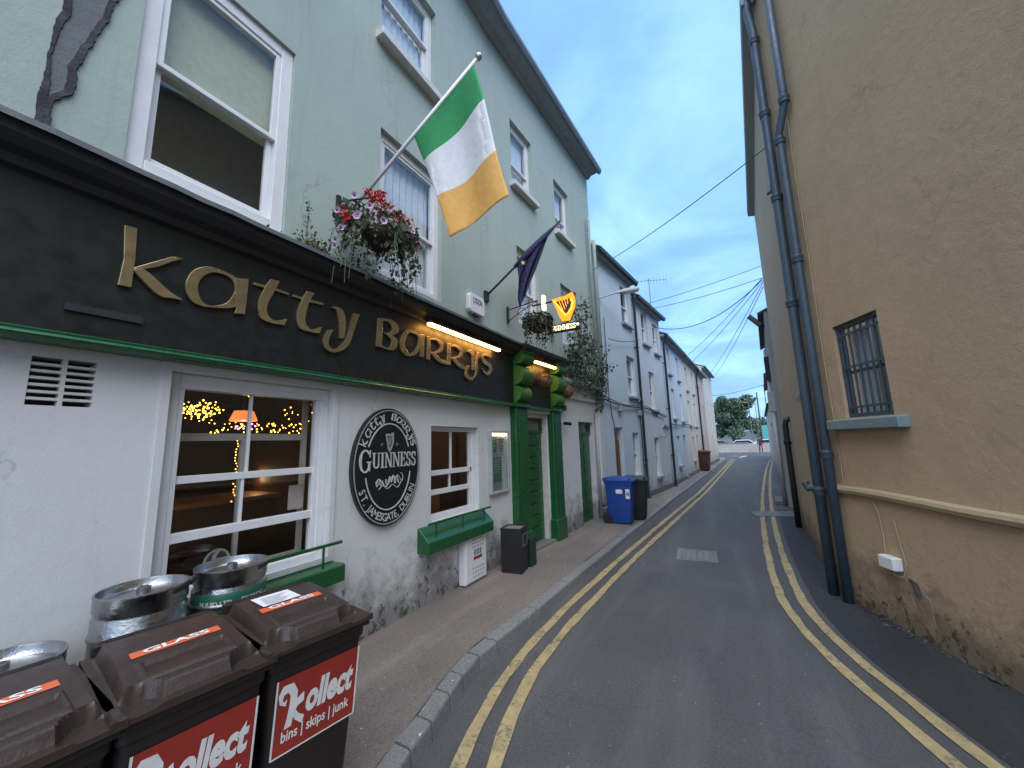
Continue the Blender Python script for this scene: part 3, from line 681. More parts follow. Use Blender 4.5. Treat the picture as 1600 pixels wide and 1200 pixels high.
# --- fascia, cornice, letters
fas = MB().prism([(0.0, 2.47), (0.125, 2.47), (0.135, 3.40), (0.0, 3.40)], lambda u, v, t: FA(t, u, v), -4.0, 5.40).build('fascia_board', M['fascia'], pub)
MB().prism([(0.0, 2.425), (0.10, 2.425), (0.115, 2.433), (0.150, 2.436), (0.158, 2.446), (0.150, 2.458), (0.138, 2.464), (0.142, 2.474), (0.13, 2.482), (0.0, 2.482)], lambda u, v, t: FA(t, u, v), -4.0, 5.44).build('green_moulding', M['green_trim'], fas)
cn = MB(); ld = MB()
cn.prism([(0.13, 3.25), (0.17, 3.26), (0.19, 3.30), (0.25, 3.32), (0.30, 3.36), (0.31, 3.415), (0.0, 3.47), (0.0, 3.30)], lambda u, v, t: FA(t, u, v), -4.0, 5.40)
co = cn.build('cornice', M['cornice'], fas)
rr = random.Random(3); k = 60; prev = None
for i in range(k + 1):
    s_ = -4.0 + 9.42 * i / k; dz = rr.uniform(-0.003, 0.003); dn = rr.uniform(-0.003, 0.004)
    cur = [(0.0, 3.60 + dz), (0.14, 3.51 + dz), (0.335 + dn, 3.435 + dz), (0.34 + dn, 3.400 + dz)]
    if prev:
        for j in range(3): ld.quad(FA(prev[0], *prev[1][j]), FA(s_, *cur[j]), FA(s_, *cur[j + 1]), FA(prev[0], *prev[1][j + 1]))
    prev = (s_, cur)
ld.build('lead_flashing', M['lead'], fas, smooth=40)
LETTERS = {
'k' : [[[0.726,3.156,0.782,3.164],[0.741,2.953,0.79,2.975],[0.731,2.793,0.789,2.799]],[[0.785,2.918,0.797,2.906],[0.879,2.997,0.89,2.965],[0.959,3.061,0.954,3.025],[1.003,3.067,1.002,3.061]],[[0.792,2.914,0.785,2.907],[0.841,2.923,0.817,2.871],[0.946,2.844,0.912,2.791],[0.988,2.82,0.974,2.794],[1.026,2.803,1.022,2.795]]] ,
'a' : [[[1.202,3.081,1.204,3.051],[1.129,3.066,1.15,3.024],[1.063,3.008,1.114,2.973],[1.035,2.905,1.101,2.913],[1.066,2.821,1.12,2.842],[1.124,2.792,1.158,2.81],[1.223,2.806,1.213,2.822],[1.318,2.839,1.267,2.856],[1.355,2.889,1.302,2.919],[1.357,2.998,1.315,2.983],[1.322,3.057,1.283,3.042],[1.202,3.081,1.204,3.051]],[[1.304,3.048,1.394,3.078],[1.319,2.937,1.395,2.987],[1.332,2.853,1.392,2.877],[1.323,2.797,1.389,2.811]]] ,
't' : [[[1.433,3.068,1.431,3.046],[1.564,3.077,1.559,3.054],[1.694,3.074,1.689,3.055]],[[1.548,3.136,1.614,3.145],[1.507,3.051,1.583,3.052],[1.475,2.94,1.543,2.949],[1.477,2.867,1.535,2.884],[1.5,2.812,1.556,2.84],[1.571,2.794,1.604,2.822],[1.673,2.802,1.69,2.862]]] ,
't2' : [[[1.726,3.074,1.723,3.053],[1.862,3.078,1.856,3.051],[1.993,3.085,1.986,3.064]],[[1.837,3.14,1.908,3.147],[1.8,3.058,1.869,3.067],[1.767,2.94,1.841,2.948],[1.772,2.861,1.838,2.879],[1.801,2.808,1.861,2.844],[1.863,2.801,1.897,2.826],[1.97,2.808,1.989,2.874]]] ,
'y' : [[[2.063,3.063,2.101,3.092],[2.119,3.058,2.184,3.077],[2.153,2.949,2.222,2.967],[2.163,2.812,2.208,2.822]],[[2.3,3.085,2.364,3.087],[2.236,2.851,2.313,2.93],[2.166,2.739,2.264,2.782],[2.104,2.702,2.184,2.703],[2.06,2.724,2.09,2.671],[2.061,2.795,2.02,2.701],[2.096,2.873,2.006,2.769],[2.096,2.876,2.042,2.858]]] ,
'B' : [[[2.582,3.116,2.648,3.132],[2.58,2.985,2.646,2.99],[2.572,2.825,2.644,2.827]],[[2.628,3.129,2.636,3.098],[2.766,3.148,2.711,3.111],[2.854,3.109,2.768,3.076],[2.849,3.029,2.762,3.024],[2.757,2.971,2.667,2.976]],[[2.756,2.99,2.66,2.988],[2.846,2.949,2.757,2.94],[2.834,2.868,2.762,2.875],[2.775,2.823,2.718,2.839],[2.631,2.824,2.644,2.852]]] ,
'a2' : [[[3.087,3.11,3.071,3.077],[2.976,3.094,3.008,3.061],[2.894,2.983,2.963,2.975],[2.897,2.87,2.964,2.895],[2.966,2.81,3.027,2.845],[3.052,2.815,3.051,2.844],[3.156,2.87,3.099,2.888],[3.222,2.997,3.163,2.997],[3.213,3.08,3.154,3.067],[3.087,3.11,3.071,3.077]],[[3.178,3.091,3.264,3.107],[3.202,2.981,3.257,2.981],[3.19,2.835,3.255,2.837]]] ,
'r' : [[[3.305,3.102,3.366,3.11],[3.309,2.979,3.367,2.985],[3.297,2.827,3.361,2.823]],[[3.353,3.085,3.353,3.057],[3.474,3.11,3.464,3.082],[3.586,3.077,3.537,3.04],[3.586,2.985,3.527,2.987],[3.455,2.919,3.437,2.939],[3.355,2.902,3.354,2.927]],[[3.437,2.93,3.367,2.914],[3.551,2.876,3.493,2.837],[3.669,2.858,3.59,2.821],[3.731,2.842,3.679,2.82]]] ,
'r2' : [[[3.68,3.1,3.749,3.112],[3.684,2.965,3.748,2.971],[3.673,2.826,3.747,2.825]],[[3.736,3.085,3.736,3.058],[3.86,3.112,3.849,3.082],[3.987,3.08,3.932,3.041],[3.985,2.989,3.92,2.983],[3.858,2.931,3.837,2.95],[3.739,2.91,3.739,2.932]],[[3.837,2.938,3.756,2.921],[3.928,2.889,3.864,2.851],[4.013,2.862,3.945,2.823],[4.052,2.837,4.036,2.828]]] ,
'y2' : [[[4.105,3.075,4.176,3.118],[4.194,3.049,4.252,3.107],[4.212,2.966,4.273,3.035],[4.209,2.836,4.268,2.845]],[[4.338,3.114,4.405,3.116],[4.282,2.906,4.347,2.975],[4.279,2.789,4.344,2.842],[4.2,2.735,4.211,2.697],[4.121,2.753,4.064,2.717],[4.11,2.821,4.049,2.798],[4.159,2.878,4.102,2.89]]] ,
's' : [[[4.684,3.092,4.737,3.137],[4.544,3.098,4.559,3.134],[4.497,3.061,4.438,3.066],[4.561,3.03,4.494,2.982],[4.686,3.006,4.608,2.956],[4.73,2.932,4.658,2.92],[4.64,2.829,4.619,2.864],[4.495,2.84,4.51,2.878],[4.489,2.902,4.431,2.893]]] ,
}
def smooth_stroke(s_):
    if len(s_) < 4: return s_
    closed = s_[0] == s_[-1]; n = len(s_); out = []
    for i in range(n - 1):
        p0 = s_[i - 1] if i > 0 else (s_[-2] if closed else s_[0]); p1, p2 = s_[i], s_[i + 1]; p3 = s_[i + 2] if i + 2 < n else (s_[1] if closed else s_[-1])
        for k in range(4):
            t = k / 4; out.append(tuple(0.5 * (2 * b + (c - a) * t + (2 * a - 5 * b + 4 * c - d) * t * t + (3 * b - a - 3 * c + d) * t ** 3) for a, b, c, d in zip(p0, p1, p2, p3)))
    return out + [s_[-1]]
LETTERS = {k: [smooth_stroke([tuple(p) for p in s_]) for s_ in v] for k, v in LETTERS.items()}
TF = lambda u, v, w: (-2.935 + w, u, v)
for ch, strokes in LETTERS.items():
    mb = MB()
    for k, s_ in enumerate(strokes): mb.strip(s_, TF, -0.002 - 0.001 * k, 0.018 + 0.0016 * k)
    mb.build('letter', M['gold'], fas, bevel=0.003)
# dark wire duct low on the fascia
MB().box(0.55, 0.86, 0.13, 0.142, 2.60, 2.64, FA).build('wire_duct', M['cornice'], fas)
# --- LED strips under the cornice
for F, a, b, n0 in ((FA, 3.25, 4.83, 0.22), (FB, 0.86, 1.66, 0.25)):
    t = MB().prism([(n0 - 0.03, 3.235), (n0 + 0.03, 3.235), (n0 + 0.03, 3.26), (n0 - 0.03, 3.26)], lambda u, v, t_: F(t_, u, v), a, b).build('light_strip', M['iron'], pub)
    MB().prism([(n0 - 0.022, 3.208), (n0 + 0.018, 3.208), (n0 + 0.026, 3.235), (n0 - 0.026, 3.235)], lambda u, v, t_: F(t_, u, v), a + 0.01, b - 0.01).build('light_tube', M['led'], t)

# --- doorway: pilasters, scroll brackets, small fascia, panelled door
def pilaster(s0, s1):
    p = MB().box(s0, s1, -0.02, 0.12, 0.05, 2.42, FB).build('pilaster', M['green_paint'], pub, bevel=0.012)
    MB().box(s0 - 0.02, s1 + 0.02, -0.02, 0.145, 0.04, 0.46, FB).build('plinth_block', M['green_paint'], p, bevel=0.02)
    MB().box(s0 + 0.07, s1 - 0.07, 0.12, 0.13, 0.60, 2.25, FB).build('raised_panel', M['green_paint'], p, bevel=0.006)
    MB().prism([(0, 2.42), (0.15, 2.42), (0.17, 2.44), (0.15, 2.47), (0.16, 2.50), (0, 2.50)], lambda u, v, t: FB(t, u, v), s0 - 0.025, s1 + 0.025).build('necking', M['green_paint'], p)
    prof = [(0.0, 2.50)]
    for i in range(61):
        z = 2.50 + 0.80 * i / 60; n_ = 0.075
        for nc, zc, r_ in ((0.09, 2.645, 0.135), (0.11, 2.955, 0.165), (0.19, 3.235, 0.105)):
            if abs(z - zc) < r_: n_ = max(n_, nc + math.sqrt(r_ * r_ - (z - zc) ** 2))
        prof.append((n_, z))
    prof += [(0.30, 3.32), (0.30, 3.34), (0.0, 3.34)]
    MB().prism(prof, lambda u, v, t: FB(t, u, v), s0 + 0.005, s1 - 0.005).build('scroll_bracket', M['green_bracket'], p, smooth=40)
    return p
pilaster(0.44, 0.80); pilaster(1.73, 2.08)
sf2 = MB().box(0.80, 1.73, 0.0, 0.09, 2.46, 3.34, FB).build('door_fascia', M['fascia'], pub)
MB().box(0.80, 1.73, 0.0, 0.125, 2.42, 2.465, FB).build('green_moulding', M['green_trim'], sf2)
for ch, u0, sc in (('k', 0.93, 0.36), ('s', 1.44, 0.5)):
    st = LETTERS[ch]; uu = [p[0] for s_ in st for p in s_]; vv = [p[1] for s_ in st for p in s_]; um, vm = min(uu), min(vv); mb = MB()
    for s_ in st: mb.strip([(u0 + (p[0] - um) * sc, 2.83 + (p[1] - vm) * sc, u0 + (p[2] - um) * sc, 2.83 + (p[3] - vm) * sc) for p in s_], lambda u, v, w_: FB(u, 0.09 + w_, v), 0.0, 0.012)
    mb.build('letter', M['gold'], sf2)
cn = MB().prism([(0.0, 3.34), (0.30, 3.34), (0.36, 3.38), (0.37, 3.43), (0.0, 3.52)], lambda u, v, t: FB(t, u, v), 0.42, 2.16).build('door_cornice', M['cornice'], pub)
dr = MB().box(0.86, 1.67, -0.16, -0.12, 0.08, 2.02, FB).build('door', M['door_green'], pub)
for i in range(9):
    z = 0.20 + i * 0.20
    MB().box(0.94, 1.59, -0.12, -0.10, z, z + 0.165, FB).build('door_panel', M['door_green'], dr, bevel=0.012)
MB().tube([FB(0.93, -0.09, 1.12), FB(0.93, -0.05, 1.12), FB(1.03, -0.05, 1.12)], 0.010).build('handle', M['gold'], dr)
MB().ring(0.80, 1.73, 0.06, 2.36, 0.06, -0.15, -0.03, FB, wt=0.07, wb=0.02).build('door_frame', M['white_worn'], pub)
tr = MB().ring(0.86, 1.67, 2.02, 2.29, 0.045, -0.14, -0.09, FB).build('transom_light', M['door_green'], pub)
MB().box(0.905, 1.625, -0.118, -0.114, 2.065, 2.245, FB).build('pane', M['glass'], tr)
MB().box(1.20, 1.62, -0.150, -0.145, 2.07, 2.24, FB).build('transom_card', M['poster_pale'], tr)
MB().box(0.78, 1.75, -0.16, 0.10, 0.03, pz(6) + 0.035, FB).build('door_step', M['cover_conc'], pub, bevel=0.01)
MB().box(0.70, 1.80, -0.01, 0.06, 2.365, 2.42, FB).build('door_lintel', M['white_worn'], pub)
# second green door further on, with ledge moulding
d2 = MB().box(3.22, 4.02, -0.16, -0.11, 0.06, 2.0, FB).build('door', M['door_green'], pub)
for (a, b, c, d) in ((3.30, 3.57, 0.25, 0.95), (3.66, 3.94, 0.25, 0.95), (3.30, 3.57, 1.1, 1.85), (3.66, 3.94, 1.1, 1.85)):
    MB().box(a, b, -0.11, -0.095, c, d, FB).build('door_panel', M['door_green'], d2, bevel=0.008)
MB().ring(3.18, 4.06, 2.0, 2.28, 0.05, -0.16, -0.08, FB).build('transom_light', M['door_green'], pub)
MB().box(3.23, 4.01, -0.135, -0.13, 2.05, 2.23, FB).build('pane', M['glass_dark'], d2)
MB().prism([(0, 2.74), (0.05, 2.76), (0.06, 2.80), (0, 2.83)], lambda u, v, t: FB(t, u, v), 2.12, 4.3).build('ledge_moulding', M['pub_white'], pub)
MB().prism([(0, 3.05), (0.14, 3.08), (0.15, 3.15), (0, 3.19)], lambda u, v, t: FB(t, u, v), 2.16, LB).build('wall_ledge', M['pub_white'], pub)
pl = MB().box(4.22, 4.50, -0.02, 0.10, 0.30, 2.76, FB).build('end_pier', M['pub_white'], pub, bevel=0.015)
MB().box(4.19, 4.53, -0.02, 0.14, 0.02, 0.30, FB).build('pier_base', M['pub_white'], pl, bevel=0.03)
MB().tube([FB(4.14, 0.05, 0.08), FB(4.14, 0.05, 2.6)], 0.03).build('waste_pipe', M['grey_pipe'], pub, smooth=True)
for nm, s_, r_ in (('downpipe', 4.30, 0.04), ('downpipe', 4.62, 0.055)):
    MB().tube([FB(s_, 0.10, 3.2), FB(s_, 0.10, 7.6 if s_ < 4.5 else 6.9), FB(s_ - 0.0, 0.10, 7.7 if s_ < 4.5 else 7.2)], r_, 10).build(nm, M['sage_pipe'], pub, smooth=True)
# scar of old flashing on the upper wall, far left: rough dark streak of peeled paint
rs = random.Random(8); rows = []; wk = [0.0, 0.0]
for i in range(140):
    q = i / 139; z = 3.60 + 1.85 * q
    for k in (0, 1): wk[k] = wk[k] * 0.93 + rs.uniform(-0.003, 0.003)
    lft = 0.372 + 0.050 * q + wk[0]
    cl01 = lambda x: min(1.0, max(0.0, x)); step = 0.05 + 0.05 * cl01((q - 0.10) / 0.05) + 0.055 * cl01((q - 0.24) / 0.13) + 0.05 * max(0.0, q - 0.30) + 0.03 * cl01((q - 0.42) / 0.06)
    rows.append((lft, lft + 0.022 + 0.010 * math.sin(q * 19), lft + step - 0.03 + wk[1], lft + step + wk[1] * 1.6, z))
for nm, i0, i1, mt, dep in (('tar_scar', 0, 1, 'tar', 0.008), ('bare_stone_scar', 1, 2, 'scar_grey', 0.004), ('tar_scar', 2, 3, 'tar', 0.016)):
    m_ = MB()
    for r0, r1 in zip(rows, rows[1:]):
        a0, a1, b0, b1 = FA(r0[i0], dep * 0.3, r0[4]), FA(r0[i1], dep, r0[4]), FA(r1[i0], dep * 0.3, r1[4]), FA(r1[i1], dep, r1[4])
        m_.quad(a0, a1, b1, b0); m_.quad(a1, FA(r0[i1] + 0.004, 0.0005, r0[4]), FA(r1[i1] + 0.004, 0.0005, r1[4]), b1)
    m_.build(nm, M[mt], pub)

# --- bar room seen through the ground floor windows
rm = MB(); x0, x1, y0, y1, z0, z1 = -7.2, -3.245, -0.6, 5.1, 0.25, 2.62
rm.quad((x0, y0, z0), (x1, y0, z0), (x1, y1, z0), (x0, y1, z0)); rm.quad((x0, y0, z1), (x1, y0, z1), (x1, y1, z1), (x0, y1, z1))
rm.quad((x0, y0, z0), (x0, y1, z0), (x0, y1, z1), (x0, y0, z1)); rm.quad((x0, y0, z0), (x1, y0, z0), (x1, y0, z1), (x0, y0, z1)); rm.quad((x0, y1, z0), (x1, y1, z0), (x1, y1, z1), (x0, y1, z1))
rm.build('bar_room', M['pub_room'], pub)
MB().box(-6.2, -4.6, 3.02, 3.06, 0.25, 2.62).build('partition', M['pub_wood'], pub)
cnt = thing('bar_counter', (-5.6, 2.6, 0.25), 'dark wooden bar counter inside the large pub window', 'counter')
MB().box(-5.9, -5.2, 1.2, 4.6, 0.26, 1.25).build('body', M['pub_wood'], cnt); MB().box(-5.95, -5.1, 1.15, 4.65, 1.25, 1.30).build('top', M['orange_wood'], cnt, bevel=0.01)
fl = MB(); rq = random.Random(77)
for _ in range(120): fl.ball((-4.5 + rq.uniform(-0.2, 0.2), 1.56 + rq.gauss(0.18, 0.11), 2.24 + rq.gauss(0, 0.045)), rq.uniform(0.005, 0.010), 5, 3)
for _ in range(60): fl.ball((-4.5 + rq.uniform(-0.2, 0.2), rq.uniform(1.9, 3.2), 2.10 + rq.uniform(-0.06, 0.05)), rq.uniform(0.005, 0.010), 5, 3)
for _ in range(30): fl.ball((-4.6, rq.uniform(2.7, 3.3), 2.26 + rq.gauss(0, 0.05)), rq.uniform(0.005, 0.009), 5, 3)
for i in range(22): fl.ball((-4.3, 2.08 + rq.uniform(-0.02, 0.02), 1.95 - i * 0.028), 0.006, 5, 3)
for yy, zc in ((1.5, 2.42), (2.2, 2.42), (2.7, 2.45)): fl.ball((-4.4, yy, zc), 0.011, 5, 3)
tag(fl.build('fairy_lights', M['fairy']), 'tangled warm fairy lights hung inside the large pub window', 'lights', kind='stuff')
fp = MB()
for _ in range(9): fp.ball((-4.5 + rq.uniform(-0.1, 0.1), 2.12 + rq.uniform(0, 0.22), 2.10 + rq.uniform(-0.03, 0.03)), 0.010, 5, 3)
tag(fp.build('pink_lights', M['fairy_pink']), 'few pink party lights below the fairy lights in the window', 'lights')
def pendant(x, y, z, r, mat, label, power=0):
    t = thing('pendant_lamp', (x, y, z), label, 'lamp', 'lamps inside the bar')
    MB().lathe([(r * 0.7, r * 0.75), (r, 0.0), (r * 0.97, -0.01)], (x, y, z), 20).build('lamp_shade', mat, t, smooth=True)
    MB().tube([(x, y, z + r * 0.7), (x, y, 2.6)], 0.006, 6).build('cord', M['iron'], t)
    MB().ball((x, y, z + 0.02), 0.028).build('bulb', M['lamp_yellow'], t)
    if power:
        l = bpy.data.lights.new('bulb_light', 'POINT'); l.energy = power; l.color = (1.0, 0.6, 0.3); l.shadow_soft_size = 0.05
        lo = bpy.data.objects.new('bulb_light', l); COL.objects.link(lo); lo.parent = t; lo.location = (0, 0, -0.06)
pendant(-4.6, 2.26, 2.18, 0.13, M['shade'], 'orange shaded lamp among the fairy lights in the large window', 0.45)
pendant(-5.6, 2.98, 1.52, 0.07, M['lamp_yellow'], 'small yellow bar lamp low in the large pub window', 0.25)
pendant(-4.9, 1.66, 1.22, 0.05, M['lamp_yellow'], 'small lamp in the lower left of the large pub window', 0.25)
pendant(-4.4, 4.25, 2.2, 0.10, M['shade'], 'orange shaded lamp inside the small pub window', 3)
def picture(x, y, z, w_, h_, mat, label):
    t = thing('wall_picture', (x, y, z), label, 'picture', 'pictures in the bar')
    MB().ring(y - w_ / 2, y + w_ / 2, z - h_ / 2, z + h_ / 2, 0.02, 0, 0.03, lambda a, b, c: (x + b, a, c)).build('frame', M['orange_wood'], t)
    MB().box(x, x + 0.012, y - w_ / 2 + 0.02, y + w_ / 2 - 0.02, z - h_ / 2 + 0.02, z + h_ / 2 - 0.02).build('picture_sheet', mat, t)
picture(-7.18, 4.35, 2.02, 0.3, 0.22, M['sign_cream'], 'upper framed cream picture on the back wall of the bar')
picture(-7.18, 4.3, 1.65, 0.34, 0.2, M['sign_cream'], 'lower framed cream picture on the back wall of the bar')
pc = thing('notice_card', (-3.30, 2.03, 1.45), 'small pale card taped inside lower right of the large window', 'card')
MB().box(-3.262, -3.258, 1.99, 2.12, 1.35, 1.55).build('sheet', M['poster_pale'], pc)
for nm, y, z, w_, h_, mt, lb in (('yellow_board', 3.80, 0.55, 0.26, 0.72, 'yellow_board', 'yellow board standing inside the small pub window'), ('wood_panel', 4.22, 0.55, 0.24, 0.70, 'orange_wood', 'pale wooden chair back inside the small pub window')):
    t = thing(nm, (-3.6, y, z), lb, 'board' if nm == 'yellow_board' else 'chair')
    MB().box(-3.62, -3.58, y - w_ / 2, y + w_ / 2, z, z + h_).build('panel', M[mt], t, bevel=0.01)
    MB().box(-3.64, -3.56, y - w_ / 2, y - w_ / 2 + 0.05, 0.26, z + 0.01).build('leg', M['pub_wood'], t); MB().box(-3.64, -3.56, y + w_ / 2 - 0.05, y + w_ / 2, 0.26, z + 0.01).build('leg', M['pub_wood'], t)
# round oil sign standing in the window
cs = thing('round_sign', (-3.28, 1.50, 1.02), 'round sign with white ring and word band at the foot of the large window', 'sign')
cy_, cz_ = 1.505, 1.075
TS = lambda u, v, w_: (-3.275 + w_, cy_ + u, cz_ + v)
pr = [(0.085 * math.cos(a), 0.085 * math.sin(a), 0.07 * math.cos(a), 0.07 * math.sin(a)) for a in [2 * math.pi * i / 32 for i in range(33)]]
MB().prism([(0.085 * math.cos(2 * math.pi * i / 32), 0.085 * math.sin(2 * math.pi * i / 32)) for i in range(32)], TS, -0.01, 0.0).build('disc', M['ink'], cs)
MB().strip(pr, TS, 0.0, 0.004).build('ring', M['sign_cream'], cs)
MB().strip([(-0.015, -0.07, -0.035, -0.07), (-0.005, 0.04, -0.03, 0.045), (0.025, 0.075, 0.005, 0.085)], TS, 0.0, 0.005).build('swash', M['sign_cream'], cs)
MB().box(-0.03, 0.085, 0.0, 0.006, -0.03, 0.02, lambda a, b, c: TS(a, c, b)).build('band', M['sign_cream'], cs)
mb = MB(); put_text(mb, 'castrol', TS, -0.022, 0.077, -0.018, 0.012, 0.008, 0.02); mb.build('lettering', M['sticker_red'], cs)

# ================================================================== THINGS ON THE PUB FRONT
# --- oval brewery sign
ov = thing('oval_sign', (-3.07, 2.868, 1.07), 'black oval brewery sign with cream lettering between the two pub windows', 'sign')
OY, OZ, OA, OB = 2.868, 1.657, 0.445, 0.583
def TO(u, v, w_): return (-3.068 + w_, OY + u, OZ + v)
def ell(a, b, n=72): return [(a * math.cos(2 * math.pi * i / n), b * math.sin(2 * math.pi * i / n)) for i in range(n)]
MB().prism(ell(OA, OB), TO, 0.0, 0.045).build('board', M['sign_black'], ov, bevel=0.006)
def arc_strip(a, b, t, t0, t1, n=40):
    return [((a + t) * math.cos(q), (b + t) * math.sin(q), (a - t) * math.cos(q), (b - t) * math.sin(q)) for q in [math.radians(t0 + (t1 - t0) * i / n) for i in range(n + 1)]]
MB().strip(arc_strip(0.425, 0.560, 0.005, 0, 360, 72), TO, 0.045, 0.049).build('rim_line', M['sign_grey'], ov)
MB().strip(arc_strip(0.298, 0.425, 0.0058, 26, 153), TO, 0.045, 0.051).build('upper_arc', M['sign_cream'], ov)
MB().strip(arc_strip(0.298, 0.425, 0.0058, 193, 350), TO, 0.045, 0.051).build('lower_arc', M['sign_cream'], ov)
# heavy serif capitals: (outline strokes as pairs)
def st(x0, y0, x1, y1, w_): 
    return [(x0 - w_ / 2, y0, x0 + w_ / 2, y0), (x1 - w_ / 2, y1, x1 + w_ / 2, y1)]
def hb(x0, x1, y, h): return [(x0, y, x0, y + h), (x1, y, x1, y + h)]
def arc(cx_, cy2, rx, ry, t0, t1, wt, wn_, n=14):
    out = []
    for i in range(n + 1):
        a = math.radians(t0 + (t1 - t0) * i / n); k = wn_ + (wt - wn_) * abs(math.cos(a))
        out.append((cx_ + rx * math.cos(a), cy2 + ry * math.sin(a), cx_ + (rx - k) * math.cos(a), cy2 + (ry - min(k, wn_ * 1.3)) * math.sin(a)))
    return out
SER = {'I': (0.42, [st(.21, 0, .21, 1, .17), hb(.02, .40, 0, .06), hb(.02, .40, .94, .06)]),
 'N': (0.86, [st(.14, 0, .14, 1, .09), st(.14, 1, .72, 0, .17), st(.72, 0, .72, 1, .09), hb(0, .28, 0, .06), hb(0, .2, .94, .06), hb(.58, .86, .94, .06)]),
 'U': (0.84, [st(.18, .25, .18, 1, .17), st(.68, .25, .68, 1, .09), arc(.43, .28, .335, .30, 180, 360, .15, .08), hb(0, .36, .94, .06), hb(.54, .82, .94, .06)]),
 'E': (0.68, [st(.18, 0, .18, 1, .17), hb(.02, .62, 0, .07), hb(.02, .60, .93, .07), hb(.2, .46, .48, .06), st(.60, 0, .62, .24, .06), st(.57, .78, .60, 1, .06), st(.46, .38, .46, .64, .05)]),
 'S': (0.62, [arc(.30, .74, .26, .27, 20, 270, .15, .07), arc(.30, .26, .28, .28, 90, -160, .15, .07), st(.52, .66, .54, .98, .06), st(.06, .02, .07, .34, .06)]),
 'G': (0.95, [arc(.46, .5, .45, .53, 42, 318, .20, .07, 22), st(.76, .05, .76, .46, .16), hb(.58, .92, .42, .06), st(.80, .66, .82, 1.0, .06)])}
def serif_word(word, T, u0, u1, v0, h, w_, first=1.0):
    mb = MB(); tot = sum(SER[c][0] * (first if i == 0 else 1) + 0.05 for i, c in enumerate(word)); sc = (u1 - u0) / tot; x = u0
    for i, c in enumerate(word):
        f = first if i == 0 else 1.0; hh = h * f; base = v0 - (hh - h) * 0.5
        for q, s_ in enumerate(SER[c][1]): mb.strip([(x + p[0] * sc * f, base + p[1] * hh, x + p[2] * sc * f, base + p[3] * hh) for p in s_], T, w_ - 0.004, w_ + 0.0005 * q)
        x += (SER[c][0] * f + 0.05) * sc
    return mb
serif_word('GUINNESS', TO, -0.375, 0.385, -0.015, 0.150, 0.052, 1.38).build('main_lettering', M['sign_cream'], ov)
# house name bent round the top (letters shaped like those on the fascia), address round the foot
def on_top(order, nm):
    mb = MB()
    for ch, deg in order:
        s_all = LETTERS[ch]; uu = [v for s_ in s_all for p in s_ for v in (p[0], p[2])]
        um = (min(uu) + max(uu)) / 2; q = math.radians(deg); ea, eb = 0.330, 0.455; cx_, cz2 = ea * math.cos(q), eb * math.sin(q)
        nx, nz = math.cos(q) / ea, math.sin(q) / eb; l = math.hypot(nx, nz); nx, nz = nx / l, nz / l; tx, tz = nz, -nx
        for s_ in s_all:
            pp = []
            for p in s_:
                r_ = []
                for j in (0, 2):
                    a = (p[j] - um) * 0.225; b = (p[j + 1] - 2.79) * 0.235
                    r_ += [cx_ + tx * a + nx * b, cz2 + tz * a + nz * b]
                pp.append(tuple(r_))
            mb.strip(pp, TO, 0.045, 0.0505)
    mb.build(nm, M['sign_cream'], ov)
on_top([('k', 151), ('a', 138), ('t', 126.5), ('t2', 117), ('y', 106)], 'house_name')
on_top([('B', 82), ('a2', 70), ('r', 59), ('r2', 48.5), ('y2', 37.5), ('s', 28)], 'house_name')
def around_foot(word, d0, d1):
    mb = MB(); adv = []
    for c in word:
        xs = [p[0] for p in text_geo(c, 0.012)[0]]; adv.append((max(xs) - min(xs)) + 0.12)
    tot = sum(adv); acc = 0
    for c, a_ in zip(word, adv):
        q = math.radians(d0 + (d1 - d0) * (acc + a_ / 2) / tot); acc += a_; ea, eb = 0.402, 0.532; cx_, cz2 = ea * math.cos(q), eb * math.sin(q)
        nx, nz = -math.cos(q) / ea, -math.sin(q) / eb; l = math.hypot(nx, nz); nx, nz = nx / l, nz / l; tx, tz = nz, -nx
        vs, fs = text_geo(c, 0.012); xs = [p[0] for p in vs]; xm = (min(xs) + max(xs)) / 2; S_ = 0.105
        mb.add([TO(cx_ + tx * (x - xm) * S_ * 0.85 + nx * y * S_, cz2 + tz * (x - xm) * S_ * 0.85 + nz * y * S_, 0.049) for x, y in vs], fs)
    mb.build('address', M['sign_cream'], ov)
around_foot('ST.', 203, 222); around_foot('JAMESGATE,', 226, 291); around_foot('DUBLIN', 297, 336)
h_out = [(-0.056, 0.315), (-0.03, 0.325), (0.01, 0.318), (0.04, 0.335), (0.056, 0.33), (0.052, 0.30), (0.056, 0.26), (0.05, 0.215), (0.03, 0.175), (0.012, 0.145), (-0.012, 0.145), (-0.024, 0.18), (-0.04, 0.24)]
h_in = [(-0.040, 0.300), (-0.025, 0.304), (0.005, 0.299), (0.035, 0.305), (0.036, 0.30), (0.036, 0.285), (0.038, 0.255), (0.033, 0.22), (0.016, 0.19), (0.005, 0.18), (0.0, 0.18), (-0.010, 0.20), (-0.026, 0.245)]
MB().strip([(*a, *b) for a, b in zip(h_out + h_out[:1], h_in + h_in[:1])], TO, 0.045, 0.051).build('harp_emblem', M['sign_grey'], ov)
hs = MB()
for i in range(4): hs.strip(st(-0.024 + i * 0.016, 0.298, -0.006 + i * 0.008, 0.20 + 0.006 * i, 0.0035), TO, 0.045, 0.049)
hs.build('harp_strings', M['sign_grey'], ov)
hd = MB(); put_text(hd, '17', TO, -0.115, -0.085, 0.20, 0.23, 0.049, 0.01); put_text(hd, '59', TO, 0.085, 0.115, 0.20, 0.23, 0.049, 0.01); hd.build('date', M['sign_grey'], ov)
sg = []
for i in range(180):
    t = i / 179; sg.append(TO(-0.17 + 0.32 * t + 0.020 * math.sin(t * 52), -0.175 + 0.032 * math.sin(t * 61 + 0.6) + 0.05 * t + (0.016 * math.sin(t * 13)), 0.049))
